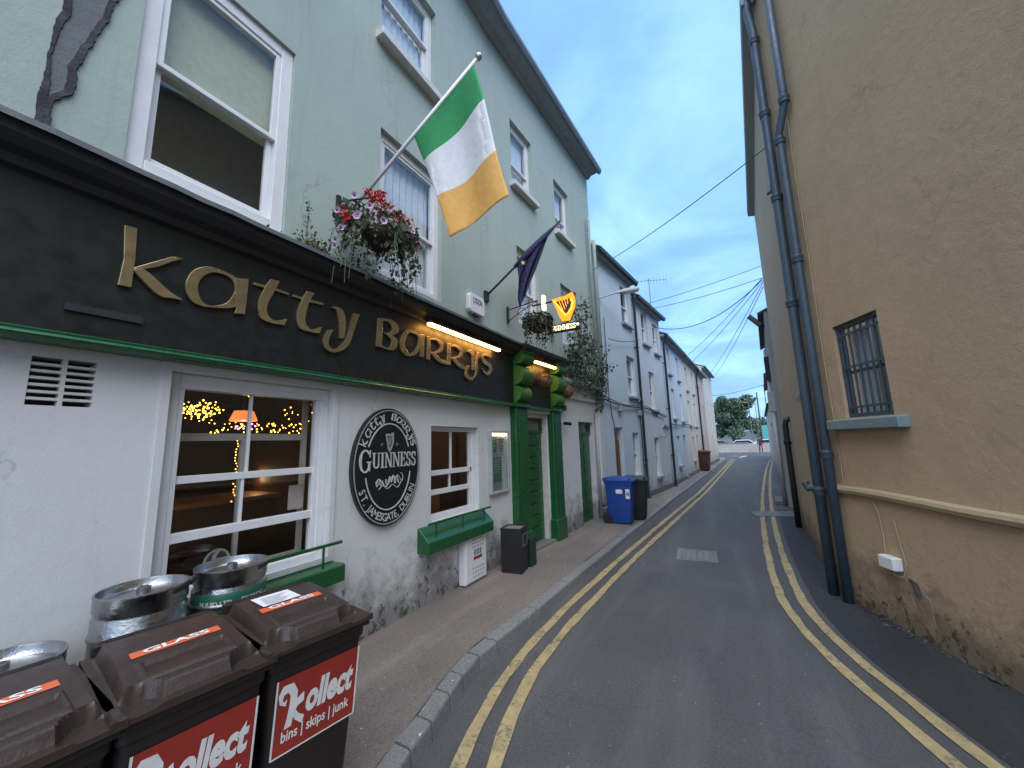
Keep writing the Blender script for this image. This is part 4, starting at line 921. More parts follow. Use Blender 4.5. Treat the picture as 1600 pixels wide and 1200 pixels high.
fl_ = [TO(0.16 + 0.03 * math.sin(a), -0.125 + 0.045 * math.cos(a), 0.049) for a in [i * 0.35 for i in range(10)]] + [TO(0.14 - 0.016 * i, -0.205 - 0.018 * math.sin(i * 0.8), 0.049) for i in range(18)]
sgm = MB().tube(sg, 0.0042, 5); sgm.tube(fl_, 0.0036, 5); sgm.build('signature', M['sign_cream'], ov)

# --- notice case beside the door
pc = thing('notice_case', (-3.05, 5.07, 1.12), 'grey framed lit notice case on the white wall beside the green pilaster', 'notice case')
MB().ring(4.80, 5.33, 1.12, 2.045, 0.04, 0.0, 0.06, FA).build('frame', M['grey_pipe'], pc, bevel=0.006)
MB().box(4.84, 5.29, 0.0, 0.012, 1.16, 2.005, FA).build('back_board', M['sign_grey'], pc)
MB().box(4.85, 5.28, 0.015, 0.035, 1.975, 1.998, FA).build('lamp_tube', M['led_case'], pc)
for a, b, c, d, mt in ((4.86, 5.02, 1.72, 1.95, 'poster_green'), (5.06, 5.27, 1.66, 1.95, 'poster_pale'), (4.92, 5.16, 1.28, 1.64, 'poster_green')):
    p = MB().box(a, b, 0.012, 0.016, c, d, FA).build('poster', M[mt], pc)
    q = MB()
    for i in range(6): q.box(a + 0.02, b - 0.02 - (i % 3) * 0.03, 0.016, 0.018, d - 0.04 - i * 0.035, d - 0.03 - i * 0.035, FA)
    q.build('print', M['sign_cream'] if mt == 'poster_green' else M['ink'], p)
MB().box(4.84, 5.29, 0.045, 0.049, 1.16, 2.005, FA).build('pane', M['glass'], pc)
# --- meter box
mx = thing('meter_box', (-3.07, 4.33, 0.12), 'white louvred gas meter box with red label below the small window', 'meter box')
MB().box(4.08, 4.56, 0.0, 0.105, 0.13, 0.70, FA).build('case', M['upvc'], mx, bevel=0.012)
dm = MB().box(4.10, 4.54, 0.105, 0.113, 0.15, 0.68, FA).build('door', M['upvc'], mx, bevel=0.004)
lv = MB()
for c in (0.19, 0.24, 0.29, 0.545, 0.59, 0.635):
    for i in range(5): lv.box(4.22 + i * 0.055, 4.258 + i * 0.055, 0.112, 0.116, c, c + 0.018, FA)
lv.build('louvres', M['grey_pipe'], dm)
MB().box(4.24, 4.43, 0.113, 0.115, 0.40, 0.53, FA).build('label_sheet', M['paper'], dm); MB().box(4.24, 4.43, 0.115, 0.117, 0.40, 0.435, FA).build('red_band', M['sticker_red'], dm)
ty = MB()
for i in range(3):
    for j in range(3): ty.box(4.255 + j * 0.06, 4.30 + j * 0.06, 0.115, 0.117, 0.455 + i * 0.024, 0.47 + i * 0.024, FA)
ty.build('print', M['ink'], dm)
MB().tube([FA(4.60, 0.03, 0.52), FA(4.60, 0.03, 0.24), FA(4.58, 0.03, 0.20), FA(4.42, 0.035, 0.13), FA(4.30, 0.04, 0.14)], 0.014, 8).build('pipe', M['upvc'], mx, smooth=True)
# --- litter bin with ashtray top
lb = thing('litter_bin', (-2.75, 4.94, pz(5)), 'black square litter bin with grey ashtray top by the pub door', 'litter bin')
TB = lambda x, y, z: (-2.75 + x * 0.985 - y * 0.17, 4.95 + x * 0.17 + y * 0.985, pz(5) + z)
MB().box(-0.15, 0.15, -0.15, 0.15, 0.0, 0.56, TB).build('body', M['bin_black'], lb, bevel=0.012)
MB().ring(-0.155, 0.155, -0.155, 0.155, 0.03, 0.56, 0.585, lambda x, y, z: TB(x, z, y)).build('rim', M['bin_black'], lb, bevel=0.006)
MB().box(-0.125, 0.125, -0.125, 0.125, 0.56, 0.572, TB).build('ash_tray', M['cover_conc'], lb)
op = MB().ring(-0.10, 0.10, 0.34, 0.50, 0.016, -0.012, 0.006, lambda x, y, z: TB(0.15 + y + 0.006, x, z)).build('opening_frame', M['steel_dull'], lb)
MB().box(0.1505, 0.152, -0.085, 0.085, 0.355, 0.485, TB).build('opening', M['rubber'], lb)
gb = thing('small_green_box', (-2.72, 5.25, pz(5)), 'small dark green box on the pavement behind the litter bin', 'box')
MB().box(-2.84, -2.60, 5.16, 5.34, pz(5), pz(5) + 0.36).build('body', M['bin_green'], gb, bevel=0.01); MB().box(-2.85, -2.59, 5.15, 5.35, pz(5) + 0.36, pz(5) + 0.385).build('lid', M['bin_green'], gb, bevel=0.006)
# --- alarm box
al = thing('alarm_box', (-3.07, 4.47, 3.72), 'white burglar alarm box with dark lettering above the fascia', 'alarm box')
TA = lambda u, v, w_: FA(u, w_, v)
MB().prism([(4.29, 3.76), (4.33, 3.72), (4.64, 3.72), (4.67, 3.76), (4.67, 3.97), (4.64, 4.0), (4.32, 4.0), (4.29, 3.97)], TA, 0.0, 0.075).build('case', M['upvc'], al, bevel=0.012)
mb = MB(); put_text(mb, 'LYDON', TA, 4.37, 4.60, 3.86, 3.95, 0.078, 0.03); mb.build('lettering', M['ink'], al)
MB().box(4.43, 4.53, 0.02, 0.07, 3.69, 3.722, FA).build('strobe', M['ink'], al)

# --- flags
fg = thing('tricolour_flag', (-3.05, 2.33, 4.17), 'green white and orange flag hanging from a white pole above the fascia', 'flag')
pb, pt = Vector((-3.06, 2.325, 4.165)), Vector((-1.75, 2.701, 5.575))
MB().tube([pb, pt], 0.018, 10).build('pole', M['white_paint'], fg, smooth=True)
MB().ball(tuple(pt), 0.036, 12, 8).build('finial', M['steel'], fg, smooth=True)
MB().box(-3.07, -3.03, 2.27, 2.38, 4.08, 4.26).build('bracket_plate', M['iron'], fg, bevel=0.005)
def cloth(P00, P10, P01, P11, nu, nv, fold):
    """P00-P10 along the hoist, P01-P11 the free edge"""
    rows = []
    for j in range(nv + 1):
        v = j / nv; row = []
        for i in range(nu + 1):
            u = i / nu
            p = P00.lerp(P10, u).lerp(P01.lerp(P11, u), v); row.append(p + fold(u, v))
        rows.append(row)
    return rows
nrm = Vector((0.62, -0.75, 0.2)).normalized()
def fold1(u, v):
    return nrm * (0.055 * math.sin(u * 8.0 + v * 1.5) * (0.35 + 0.65 * (1 - v) ** 0.5) * (v ** 0.5) + 0.012 * math.sin(u * 15 + v * 3) * (1 - v) * v * 2 + 0.05 * math.sin(v * 5.0 + u * 1.5) * v) + Vector((0, 0, -0.06 * math.sin(math.pi * u) * (v * (1 - v)) * 4 * 0.6))
rows = cloth(Vector((-2.40, 2.515, 4.86)), Vector((-1.80, 2.687, 5.51)), Vector((-2.05, 2.63, 3.76)), Vector((-1.58, 2.925, 4.16)), 28, 45, fold1)
cl = MB()
for j in range(45):
    for i in range(28): cl.quad(rows[j][i], rows[j][i + 1], rows[j + 1][i + 1], rows[j + 1][i], 0 if j < 13 else (1 if j < 29 else 2))
bm_o = cl.build('cloth', [M['flag_green'], M['flag_white'], M['flag_orange']], fg, smooth=True, fix=False)
so = bm_o.modifiers.new('thickness', 'SOLIDIFY'); so.thickness = 0.003
wd = bm_o.modifiers.new('weld', 'WELD'); wd.merge_threshold = 0.0005
fe = thing('navy_flag', (-3.05, 4.81, 4.11), 'dark blue flag with gold star wound round its slanted black pole', 'flag')
pb, pt = Vector((-3.06, 4.81, 4.11)), Vector((-2.12, 5.72, 5.56))
MB().tube([pb, pt], 0.017, 8).build('pole', M['iron'], fe, smooth=True)
MB().box(-3.07, -3.03, 4.76, 4.86, 4.03, 4.19).build('bracket_plate', M['iron'], fe)
rows = []
n2 = Vector((0.7, -0.68, 0.1))
for j in range(31):
    v = j / 30; row = []
    hoist0, hoist1 = pb.lerp(pt, 0.40), pb.lerp(pt, 0.86)
    for i in range(15):
        u = i / 14; p = hoist0.lerp(hoist1, u)
        tgt = Vector((-2.62, 4.98, 4.10)) + Vector((0.12, 0.16, 0.10)) * u + Vector((0.03, 0.04, -0.22)) * (1 - u)
        q = p.lerp(tgt, v ** 0.85) + n2 * 0.045 * math.sin(u * 11 + v * 7) * min(1, v * 3 + 0.2); row.append(q)
    rows.append(row)
ce = MB()
for j in range(30):
    for i in range(14): ce.quad(rows[j][i], rows[j][i + 1], rows[j + 1][i + 1], rows[j + 1][i])
ceo = ce.build('cloth', M['flag_navy'], fe, smooth=True, fix=False)
so = ceo.modifiers.new('thickness', 'SOLIDIFY'); so.thickness = 0.004
wd = ceo.modifiers.new('weld', 'WELD'); wd.merge_threshold = 0.0005
MB().tube([pb.lerp(pt, 0.37), pb.lerp(pt, 0.55), pb.lerp(pt, 0.75), pb.lerp(pt, 0.93)], [0.03, 0.06, 0.05, 0.02], 10).build('rolled_cloth', M['flag_navy'], fe, smooth=True)
stp = []
for i in range(10):
    a = math.pi / 2 + i * math.pi / 5; r_ = 0.045 if i % 2 == 0 else 0.019; stp.append((r_ * math.cos(a), r_ * math.sin(a)))
sc2 = pb.lerp(pt, 0.47) + Vector((0.03, -0.05, -0.09)); ax1, ax2 = Vector((0.7, 0.7, 0.15)).normalized(), Vector((-0.15, 0, 1)).normalized()
MB().prism(stp, lambda u, v, w_: sc2 + ax1 * u + ax2 * v + Vector((0.68, -0.7, 0)) * w_, 0.0, 0.006).build('star', M['flag_gold'], fe)

# --- hanging baskets
def iron_bracket(mb, c, base, z):
    mb.box(base[0] - 0.01, base[0] + 0.02, base[1] - 0.02, base[1] + 0.02, z - 0.22, z + 0.06)
    mb.tube([(base[0], base[1], z), (c[0], c[1], z + 0.06)], 0.009, 6)
    pts = []
    for i in range(22):
        q = i / 21; a = q * 6.0; r_ = 0.09 * (1 - q * 0.7)
        pts.append((base[0] + (c[0] - base[0]) * 0.45 + r_ * math.cos(a), base[1] + (c[1] - base[1]) * 0.45, z - 0.08 + r_ * math.sin(a)))
    mb.tube(pts, 0.006, 5)
    mb.tube([(base[0], base[1], z - 0.2), (base[0] + (c[0] - base[0]) * 0.5, base[1] + (c[1] - base[1]) * 0.5, z - 0.06), (c[0], c[1], z + 0.05)], 0.007, 5)
def petunia(mb, c, d, r_):
    d = Vector(d).normalized(); a = d.cross(Vector((0, 0, 1))).normalized(); b = a.cross(d); vs = [Vector(c) - d * r_ * 0.5]
    for i in range(10):
        t = 2 * math.pi * i / 10; k = r_ * (1 if i % 2 == 0 else 0.86); vs.append(Vector(c) + a * k * math.cos(t) + b * k * math.sin(t))
    mb.add(vs, [(0, 1 + i, 1 + (i + 1) % 10) for i in range(10)], 0)
    v2 = [Vector(c) - d * r_ * 0.30] + [Vector(c) - d * r_ * 0.12 + a * r_ * 0.36 * math.cos(2 * math.pi * i / 8) + b * r_ * 0.36 * math.sin(2 * math.pi * i / 8) for i in range(8)]
    mb.add(v2, [(0, 1 + i, 1 + (i + 1) % 8) for i in range(8)], 1)
def basket(c, base, z, label, seed, n, R_, H_, flowers, leafmats, trail):
    rg = random.Random(seed)
    t = thing('hanging_basket', (c[0], c[1], c[2] - 0.2), label, 'hanging basket', 'hanging baskets on the pub front')
    br = MB(); iron_bracket(br, c, base, z); br.build('bracket', M['iron'], t)
    ch = MB()
    for i in range(3):
        a = i * 2.1; ch.tube([(c[0], c[1], z + 0.05), (c[0] + 0.17 * math.cos(a), c[1] + 0.17 * math.sin(a), c[2])], 0.004, 5)
    ch.build('chain', M['iron'], t)
    MB().lathe([(0.01, -0.17), (0.08, -0.155), (0.14, -0.10), (0.175, 0.0), (0.16, 0.01), (0.01, 0.0)], c, 18).build('bowl', M['dark_soil'], t, smooth=True)
    def gen():
        a = rg.uniform(0, 6.283); q = rg.random()
        if q < 0.5:
            r_ = R_ * rg.random() ** 0.45; return (c[0] + r_ * math.cos(a) * 0.72, c[1] + r_ * math.sin(a), c[2] + rg.uniform(-0.06, H_) * (1 - 0.5 * (r_ / R_) ** 2))
        r_ = R_ * rg.uniform(0.55, 1.0); dz = rg.random() ** 1.4 * trail * (0.6 + 0.4 * math.sin(a * 3 + seed))
        return (c[0] + r_ * math.cos(a) * 0.72 * (1 - 0.25 * dz / trail), c[1] + r_ * math.sin(a) * (1 - 0.25 * dz / trail), c[2] - dz)
    lf = MB(); leaf_cloud(lf, gen, n, 0.046, rg, len(leafmats), 0.5)
    sm_ = MB()
    for _ in range(46):
        a = rg.uniform(0, 6.283); r0 = 0.15; r1 = R_ * rg.uniform(0.6, 1.15); dz = trail * rg.uniform(0.3, 1.25); up = rg.uniform(0.02, 0.16)
        pts = [Vector((c[0] + r0 * math.cos(a) * 0.72, c[1] + r0 * math.sin(a), c[2]))]
        for k in range(1, 7):
            q = k / 6; pts.append(Vector((c[0] + (r0 + (r1 - r0) * q ** 0.6) * math.cos(a) * 0.72, c[1] + (r0 + (r1 - r0) * q ** 0.6) * math.sin(a) + rg.gauss(0, 0.012), c[2] + up * math.sin(min(1, q * 2.2) * math.pi / 2) - dz * q ** 2)))
        sm_.tube(pts, 0.0028, 4)
        leaf_cloud(lf, lambda: tuple(pts[(k_ := rg.randrange(5))].lerp(pts[k_ + 1], rg.random()) + Vector((rg.gauss(0, 0.016), rg.gauss(0, 0.016), rg.gauss(0, 0.016)))), 17, rg.uniform(0.026, 0.055), rg, len(leafmats), 0.8)
    lf.build('foliage', [M[x] for x in leafmats], t, fix=False); sm_.build('stems', M['leaf'], t)
    if flowers:
        for i in range(13):
            a = rg.uniform(-2.9, -0.2) - 0.1; q = rg.uniform(-0.28, 0.12)
            f = MB(); petunia(f, (c[0] + R_ * 0.72 * math.cos(a) * 0.9 + 0.03, c[1] + R_ * math.sin(a) * 1.02, c[2] + q), (0.75 + math.cos(a) * 0.3, math.sin(a), -0.25), rg.uniform(0.028, 0.038))
            f.build('petunia', [M['flower_pink'], M['flower_eye']], t, fix=False)
        spots = [(0.05, -0.16, 0.30), (0.08, -0.09, 0.33), (0.02, 0.17, 0.33), (0.06, 0.24, 0.26), (0.0, 0.30, 0.20), (0.05, 0.40, 0.13), (0.0, 0.44, 0.08), (0.05, 0.36, 0.05), (0.12, 0.10, 0.17), (0.05, -0.42, -0.05), (0.10, -0.02, 0.27), (0.04, 0.33, 0.25), (0.12, 0.22, 0.12), (0.1, -0.12, 0.24)]
        for (ex, ey, ez) in spots:
            f = MB(); p0 = Vector((c[0] + ex, c[1] + ey, c[2] + ez))
            leaf_cloud(f, lambda: (p0.x + rg.gauss(0, 0.026), p0.y + rg.gauss(0, 0.032), p0.z + rg.gauss(0, 0.027)), 42, 0.036, rg, 1)
            f.tube([p0, (c[0] + ex * 0.4, c[1] + ey * 0.5, c[2] + 0.02)], 0.003, 4)
            f.build('geranium', M['flower_red'], t, fix=False)
    return t
basket((-2.72, 2.40, 3.86), (-3.06, 2.19), 4.20, 'lush basket of red and lilac flowers hanging under the tricolour', 4, 1050, 0.44, 0.22, True, ['leaf', 'leaf', 'leaf_bush', 'leaf_dry'], 0.60)
basket((-2.47, 5.42, 3.74), (-3.02, 5.42), 4.06, 'withered brown hanging basket above the pub door', 9, 800, 0.32, 0.18, False, ['leaf_dry', 'dark_soil', 'leaf', 'dark_soil'], 0.42)

# --- lit harp sign projecting over the pavement
hp = thing('harp_sign', (-2.8, 6.3, 3.8), 'lit amber harp sign with dark name box projecting beside the door', 'sign')
YH = 6.3
TH = lambda u, v, w_: (u, YH + w_, v)
MB().tube([(-2.98, YH, 4.40), (-2.50, YH, 4.40)], 0.018, 8).build('arm', M['iron'], hp)
MB().box(-2.76, -2.71, YH - 0.05, YH + 0.05, 4.27, 4.55).build('light_box', M['word_glow'], hp, bevel=0.004)
def Hh(x, y): return (-2.56 + (x - 430) / 205 * 0.44, 3.985 + (410 - y) / 255 * 0.50)
outer = [(428, 185), (470, 182), (560, 175), (610, 150), (635, 155), (628, 190), (635, 240), (630, 300), (605, 350), (580, 412), (515, 410), (495, 370), (470, 290), (440, 215)]
inner = [(455, 212), (480, 205), (560, 205), (595, 195), (592, 230), (603, 250), (595, 290), (560, 345), (545, 345), (520, 300), (480, 240)]
MB().prism([Hh(*p) for p in outer], TH, 0.0, 0.05).build('harp_back', M['pub_wood'], hp)
ring_idx = [(0, 0), (1, 1), (2, 2), (3, 3), (5, 4), (6, 5), (7, 6), (8, 7), (9, 7), (10, 8), (11, 8), (12, 9), (13, 10), (0, 0)]
MB().strip([(*Hh(*outer[a]), *Hh(*inner[b])) for a, b in ring_idx], TH, -0.035, 0.0).build('harp_body', M['harp_glow'], hp)
tb = [Hh(*p) for p in [(450, 200), (480, 250), (520, 320), (545, 358), (570, 350), (605, 300), (615, 250), (600, 210)]]
MB().tube([TH(u, v, -0.045) for u, v in tb], 0.010, 6).build('neon_tube', M['harp_tube'], hp, smooth=True)
sx = MB()
for i in range(4):
    a, b = Hh(490 + i * 26, 205), Hh(528 + i * 14, 320 - i * 22); sx.tube([TH(*a, -0.02), TH(*b, -0.02)], 0.004, 4)
sx.build('strings', M['harp_tube'], hp)
nb = MB().box(-2.66, -2.06, YH - 0.02, YH + 0.05, 3.80, 3.95).build('name_box', M['sign_black'], hp, bevel=0.01)
serif_word('GUINNESS', lambda u, v, w_: (u, YH - 0.022 - w_, v), -2.63, -2.13, 3.83, 0.09, 0.004, 1.15).build('lettering', M['word_glow'], nb)
MB().ball((-2.095, YH - 0.025, 3.885), 0.025, 8, 6).build('end_lamp', M['word_glow'], nb)

# --- wicker balls hung by the door
for k, (s_, n_, z_, r_, lb) in enumerate(((1.24, 0.24, 2.93, 0.13, 'brown wicker ball hanging in front of the small door fascia'), (2.18, 0.22, 2.83, 0.13, 'brown wicker ball hanging beside the far scroll bracket'))):
    c = FB(s_, n_, z_); t = thing('wicker_ball', c, lb, 'ornament', 'wicker balls by the door')
    bl = MB().ball(c, r_ * 0.93, 16, 10).build('core', M['wicker'], t, smooth=True)
    hs = MB(); rg = random.Random(k)
    for i in range(16):
        ax = Vector((rg.gauss(0, 1), rg.gauss(0, 1), rg.gauss(0, 1))).normalized(); u = ax.orthogonal().normalized(); v = ax.cross(u)
        hs.tube([Vector(c) + (u * math.cos(q) + v * math.sin(q)) * r_ for q in [2 * math.pi * j / 14 for j in range(15)]], 0.007, 4, False)
    hs.build('twigs', M['wicker'], t)
    MB().tube([(c[0], c[1], c[2] + r_), (c[0], c[1], 3.36)], 0.004, 5).build('cord', M['iron'], t)
# --- alarm bell, camera and keypad past the far pilaster
cm = thing('security_camera', FB(2.32, 0.1, 2.2), 'small dark bullet camera on the white wall beyond the far pilaster', 'camera')
MB().tube([FB(2.32, 0.0, 2.22), FB(2.32, 0.10, 2.22)], 0.02, 8).build('mount', M['upvc'], cm); MB().tube([FB(2.26, 0.10, 2.21), FB(2.42, 0.16, 2.20)], 0.035, 10).build('barrel', M['bin_black'], cm, smooth=40)
bx = thing('bell_box', FB(2.30, 0.1, 2.5), 'dark red bell box high on the wall beyond the far pilaster', 'bell')
MB().tube([FB(2.30, 0.0, 2.52), FB(2.30, 0.12, 2.52)], 0.06, 14).build('dome', M['bin_red'], bx, smooth=40); MB().box(2.24, 2.36, 0.0, 0.03, 2.45, 2.59, FB).build('back_plate', M['bin_black'], bx)

# --- shrub rooted in the ledge beyond the door
rg = random.Random(31)
bs = thing('ledge_shrub', FB(3.2, 0.1, 3.18), 'straggly grey green shrub growing out of the ledge past the harp sign', 'shrub')
stm = MB(); lf = MB(); tips = []
for i in range(26):
    s0 = rg.uniform(2.3, 4.5); p = Vector(FB(s0, 0.08, 3.12)); h = rg.uniform(0.5, 1.1) if s0 < 3.9 else rg.uniform(0.3, 0.7)
    if i < 6: h = rg.uniform(1.3, 2.1); s0 = rg.uniform(2.6, 3.5); p = Vector(FB(s0, 0.08, 3.12))
    q = p + Vector((rg.uniform(0.0, 0.35), rg.uniform(-0.35, 0.4), h)); m_ = p.lerp(q, 0.5) + Vector((rg.uniform(0, 0.1), rg.uniform(-0.08, 0.08), 0))
    tipp = q + Vector((rg.uniform(0.02, 0.16), rg.uniform(-0.15, 0.15), -rg.uniform(0.02, 0.15)))
    stm.tube([p, m_, q, tipp], [0.010, 0.007, 0.005, 0.002], 5); tips.append((p, m_, q, tipp))
def gen():
    a, m_, q, e_ = rg.choice(tips); t = rg.random()
    pt_ = m_.lerp(q, t * 1.4) if t < 0.7 else q.lerp(e_, (t - 0.7) / 0.3)
    return (pt_.x + rg.gauss(0, 0.05), pt_.y + rg.gauss(0, 0.06), pt_.z + rg.gauss(0, 0.06))
leaf_cloud(lf, gen, 950, 0.075, rg, 1, 0.4)
def gen2():
    s0 = rg.uniform(2.5, 4.6); return FB(s0, rg.uniform(0.02, 0.28), 3.22 + rg.gauss(0, 0.14) - 0.22 * max(0, rg.random() - 0.6))
leaf_cloud(lf, gen2, 1100, 0.065, rg, 1, 0.8)
def gen3():
    q = rg.random(); return FB(4.25 + rg.uniform(-0.15, 0.3) - 0.05 * q, 0.06 + rg.random() * 0.1, 3.1 - q * 0.55)
leaf_cloud(lf, gen3, 260, 0.06, rg, 1, 1.5)
stm.build('stems', M['bark'], bs); lf.build('foliage', M['leaf_bush'], bs, fix=False)
# weeds along the lead flashing
wd_ = thing('ledge_weeds', (-2.95, 1.95, 3.5), 'low weeds and moss tuft on the flashing left of the flower basket', 'weeds')
lf = MB()
leaf_cloud(lf, lambda: (-2.93 + rg.gauss(0, 0.06), 1.88 + rg.gauss(0, 0.08), 3.50 + abs(rg.gauss(0, 0.055))), 420, 0.03, rg, 2)
leaf_cloud(lf, lambda: (-2.97 + rg.gauss(0, 0.02), 1.84 + rg.gauss(0, 0.015), 3.55 + rg.random() * 0.42), 70, 0.022, rg, 2)
leaf_cloud(lf, lambda: (-2.86 + rg.gauss(0, 0.06), 2.35 + rg.gauss(0, 0.35), 3.46 + abs(rg.gauss(0, 0.03))), 420, 0.03, rg, 2)
lf.build('foliage', [M['leaf'], M['leaf_dry']], wd_, fix=False)
st_ = MB().tube([(-2.97, 1.84, 3.48), (-2.97, 1.845, 3.98)], [0.004, 0.002], 5).build('stalk', M['bark'], wd_)

# ================================================================== KEGS AND BINS
def keg(x, y, ztop, label, band=None, h=0.53, r=0.195, stack=None):
    t = thing('beer_keg', (x, y, ztop - h), label, 'keg', 'steel kegs against the pub wall')
    prof = [(0.0005, 0.02), (r * 0.90, 0.02), (r * 0.93, 0.0), (r * 0.97, 0.004), (r * 0.98, 0.075), (r * 0.955, 0.09), (r * 0.955, 0.10), (r * 0.985, 0.115), (r * 0.985, h * 0.33), (r * 1.015, h * 0.345), (r * 1.015, h * 0.365), (r * 0.985, h * 0.38),
            (r * 0.985, h - 0.215), (r * 1.02, h - 0.205), (r * 1.02, h - 0.19), (r * 0.985, h - 0.18), (r * 0.985, h - 0.118), (r * 0.95, h - 0.105), (r * 0.95, h - 0.095), (r * 0.99, h - 0.08), (r * 0.985, h - 0.016), (r * 1.0, h - 0.010), (r * 0.995, h), (r * 0.955, h), (r * 0.945, h - 0.008),
            (r * 0.94, h - 0.036), (r * 0.90, h - 0.046), (r * 0.5, h - 0.030), (r * 0.2, h - 0.024), (0.0005, h - 0.024)]
    MB().lathe(prof, (x, y, ztop - h), 40).build('shell', M['steel'], t, smooth=50)
    MB().lathe([(0.03, 0), (0.03, 0.022), (0.018, 0.026), (0.018, 0.012), (0.0005, 0.012)], (x, y, ztop - 0.025), 14).build('spear_valve', M['steel_dull'], t, smooth=40)
    for a in (0.6, 3.7): 
        hg = MB(); hg.box(-0.05, 0.05, -0.004, 0.004, -0.035, -0.012, lambda u, v, w_: (x + (r * 0.968 + v) * math.cos(a) - u * math.sin(a), y + (r * 0.968 + v) * math.sin(a) + u * math.cos(a), ztop + w_)); hg.build('hand_hole', M['rubber'], t)
    if band:
        z0, z1 = band
        b = MB().lathe([(r * 0.988, z0), (r * 0.998, z0 + 0.003), (r * 0.998, z1 - 0.003), (r * 0.988, z1)], (x, y, ztop), 40).build('green_band', M['keg_green'], t, smooth=True)
        mb = MB(); T = lambda u, v, w_: (x + r * 1.003 * math.cos(u), y + r * 1.003 * math.sin(u), ztop + v)
        put_text(mb, 'N (UK) LTD.', T, -1.25, -0.35, (z0 + z1) / 2 - 0.016, (z0 + z1) / 2 + 0.016, 0, 0.03); mb.build('lettering', M['sign_cream'], b)
        mb = MB(); put_text(mb, 'BY PRIDE', T, -0.15, 0.55, (z0 + z1) / 2 - 0.016, (z0 + z1) / 2 + 0.016, 0, 0.03); mb.build('lettering', M['sign_cream'], b)
    return t
keg(-2.86, 0.975, 1.135, 'tall steel keg on a stack behind the middle brown bin')
keg(-2.86, 0.975, 0.604, 'steel keg under the stack behind the middle brown bin', h=0.48)
keg(-2.84, 1.395, 1.145, 'steel keg with green lettered band behind the right brown bin', band=(-0.235, -0.125))
keg(-2.84, 1.395, 0.614, 'lower steel keg under the green banded keg', h=0.49)
keg(-2.80, 0.50, 0.985, 'dark keg with green side at the left edge of the picture', band=(-0.20, -0.075))

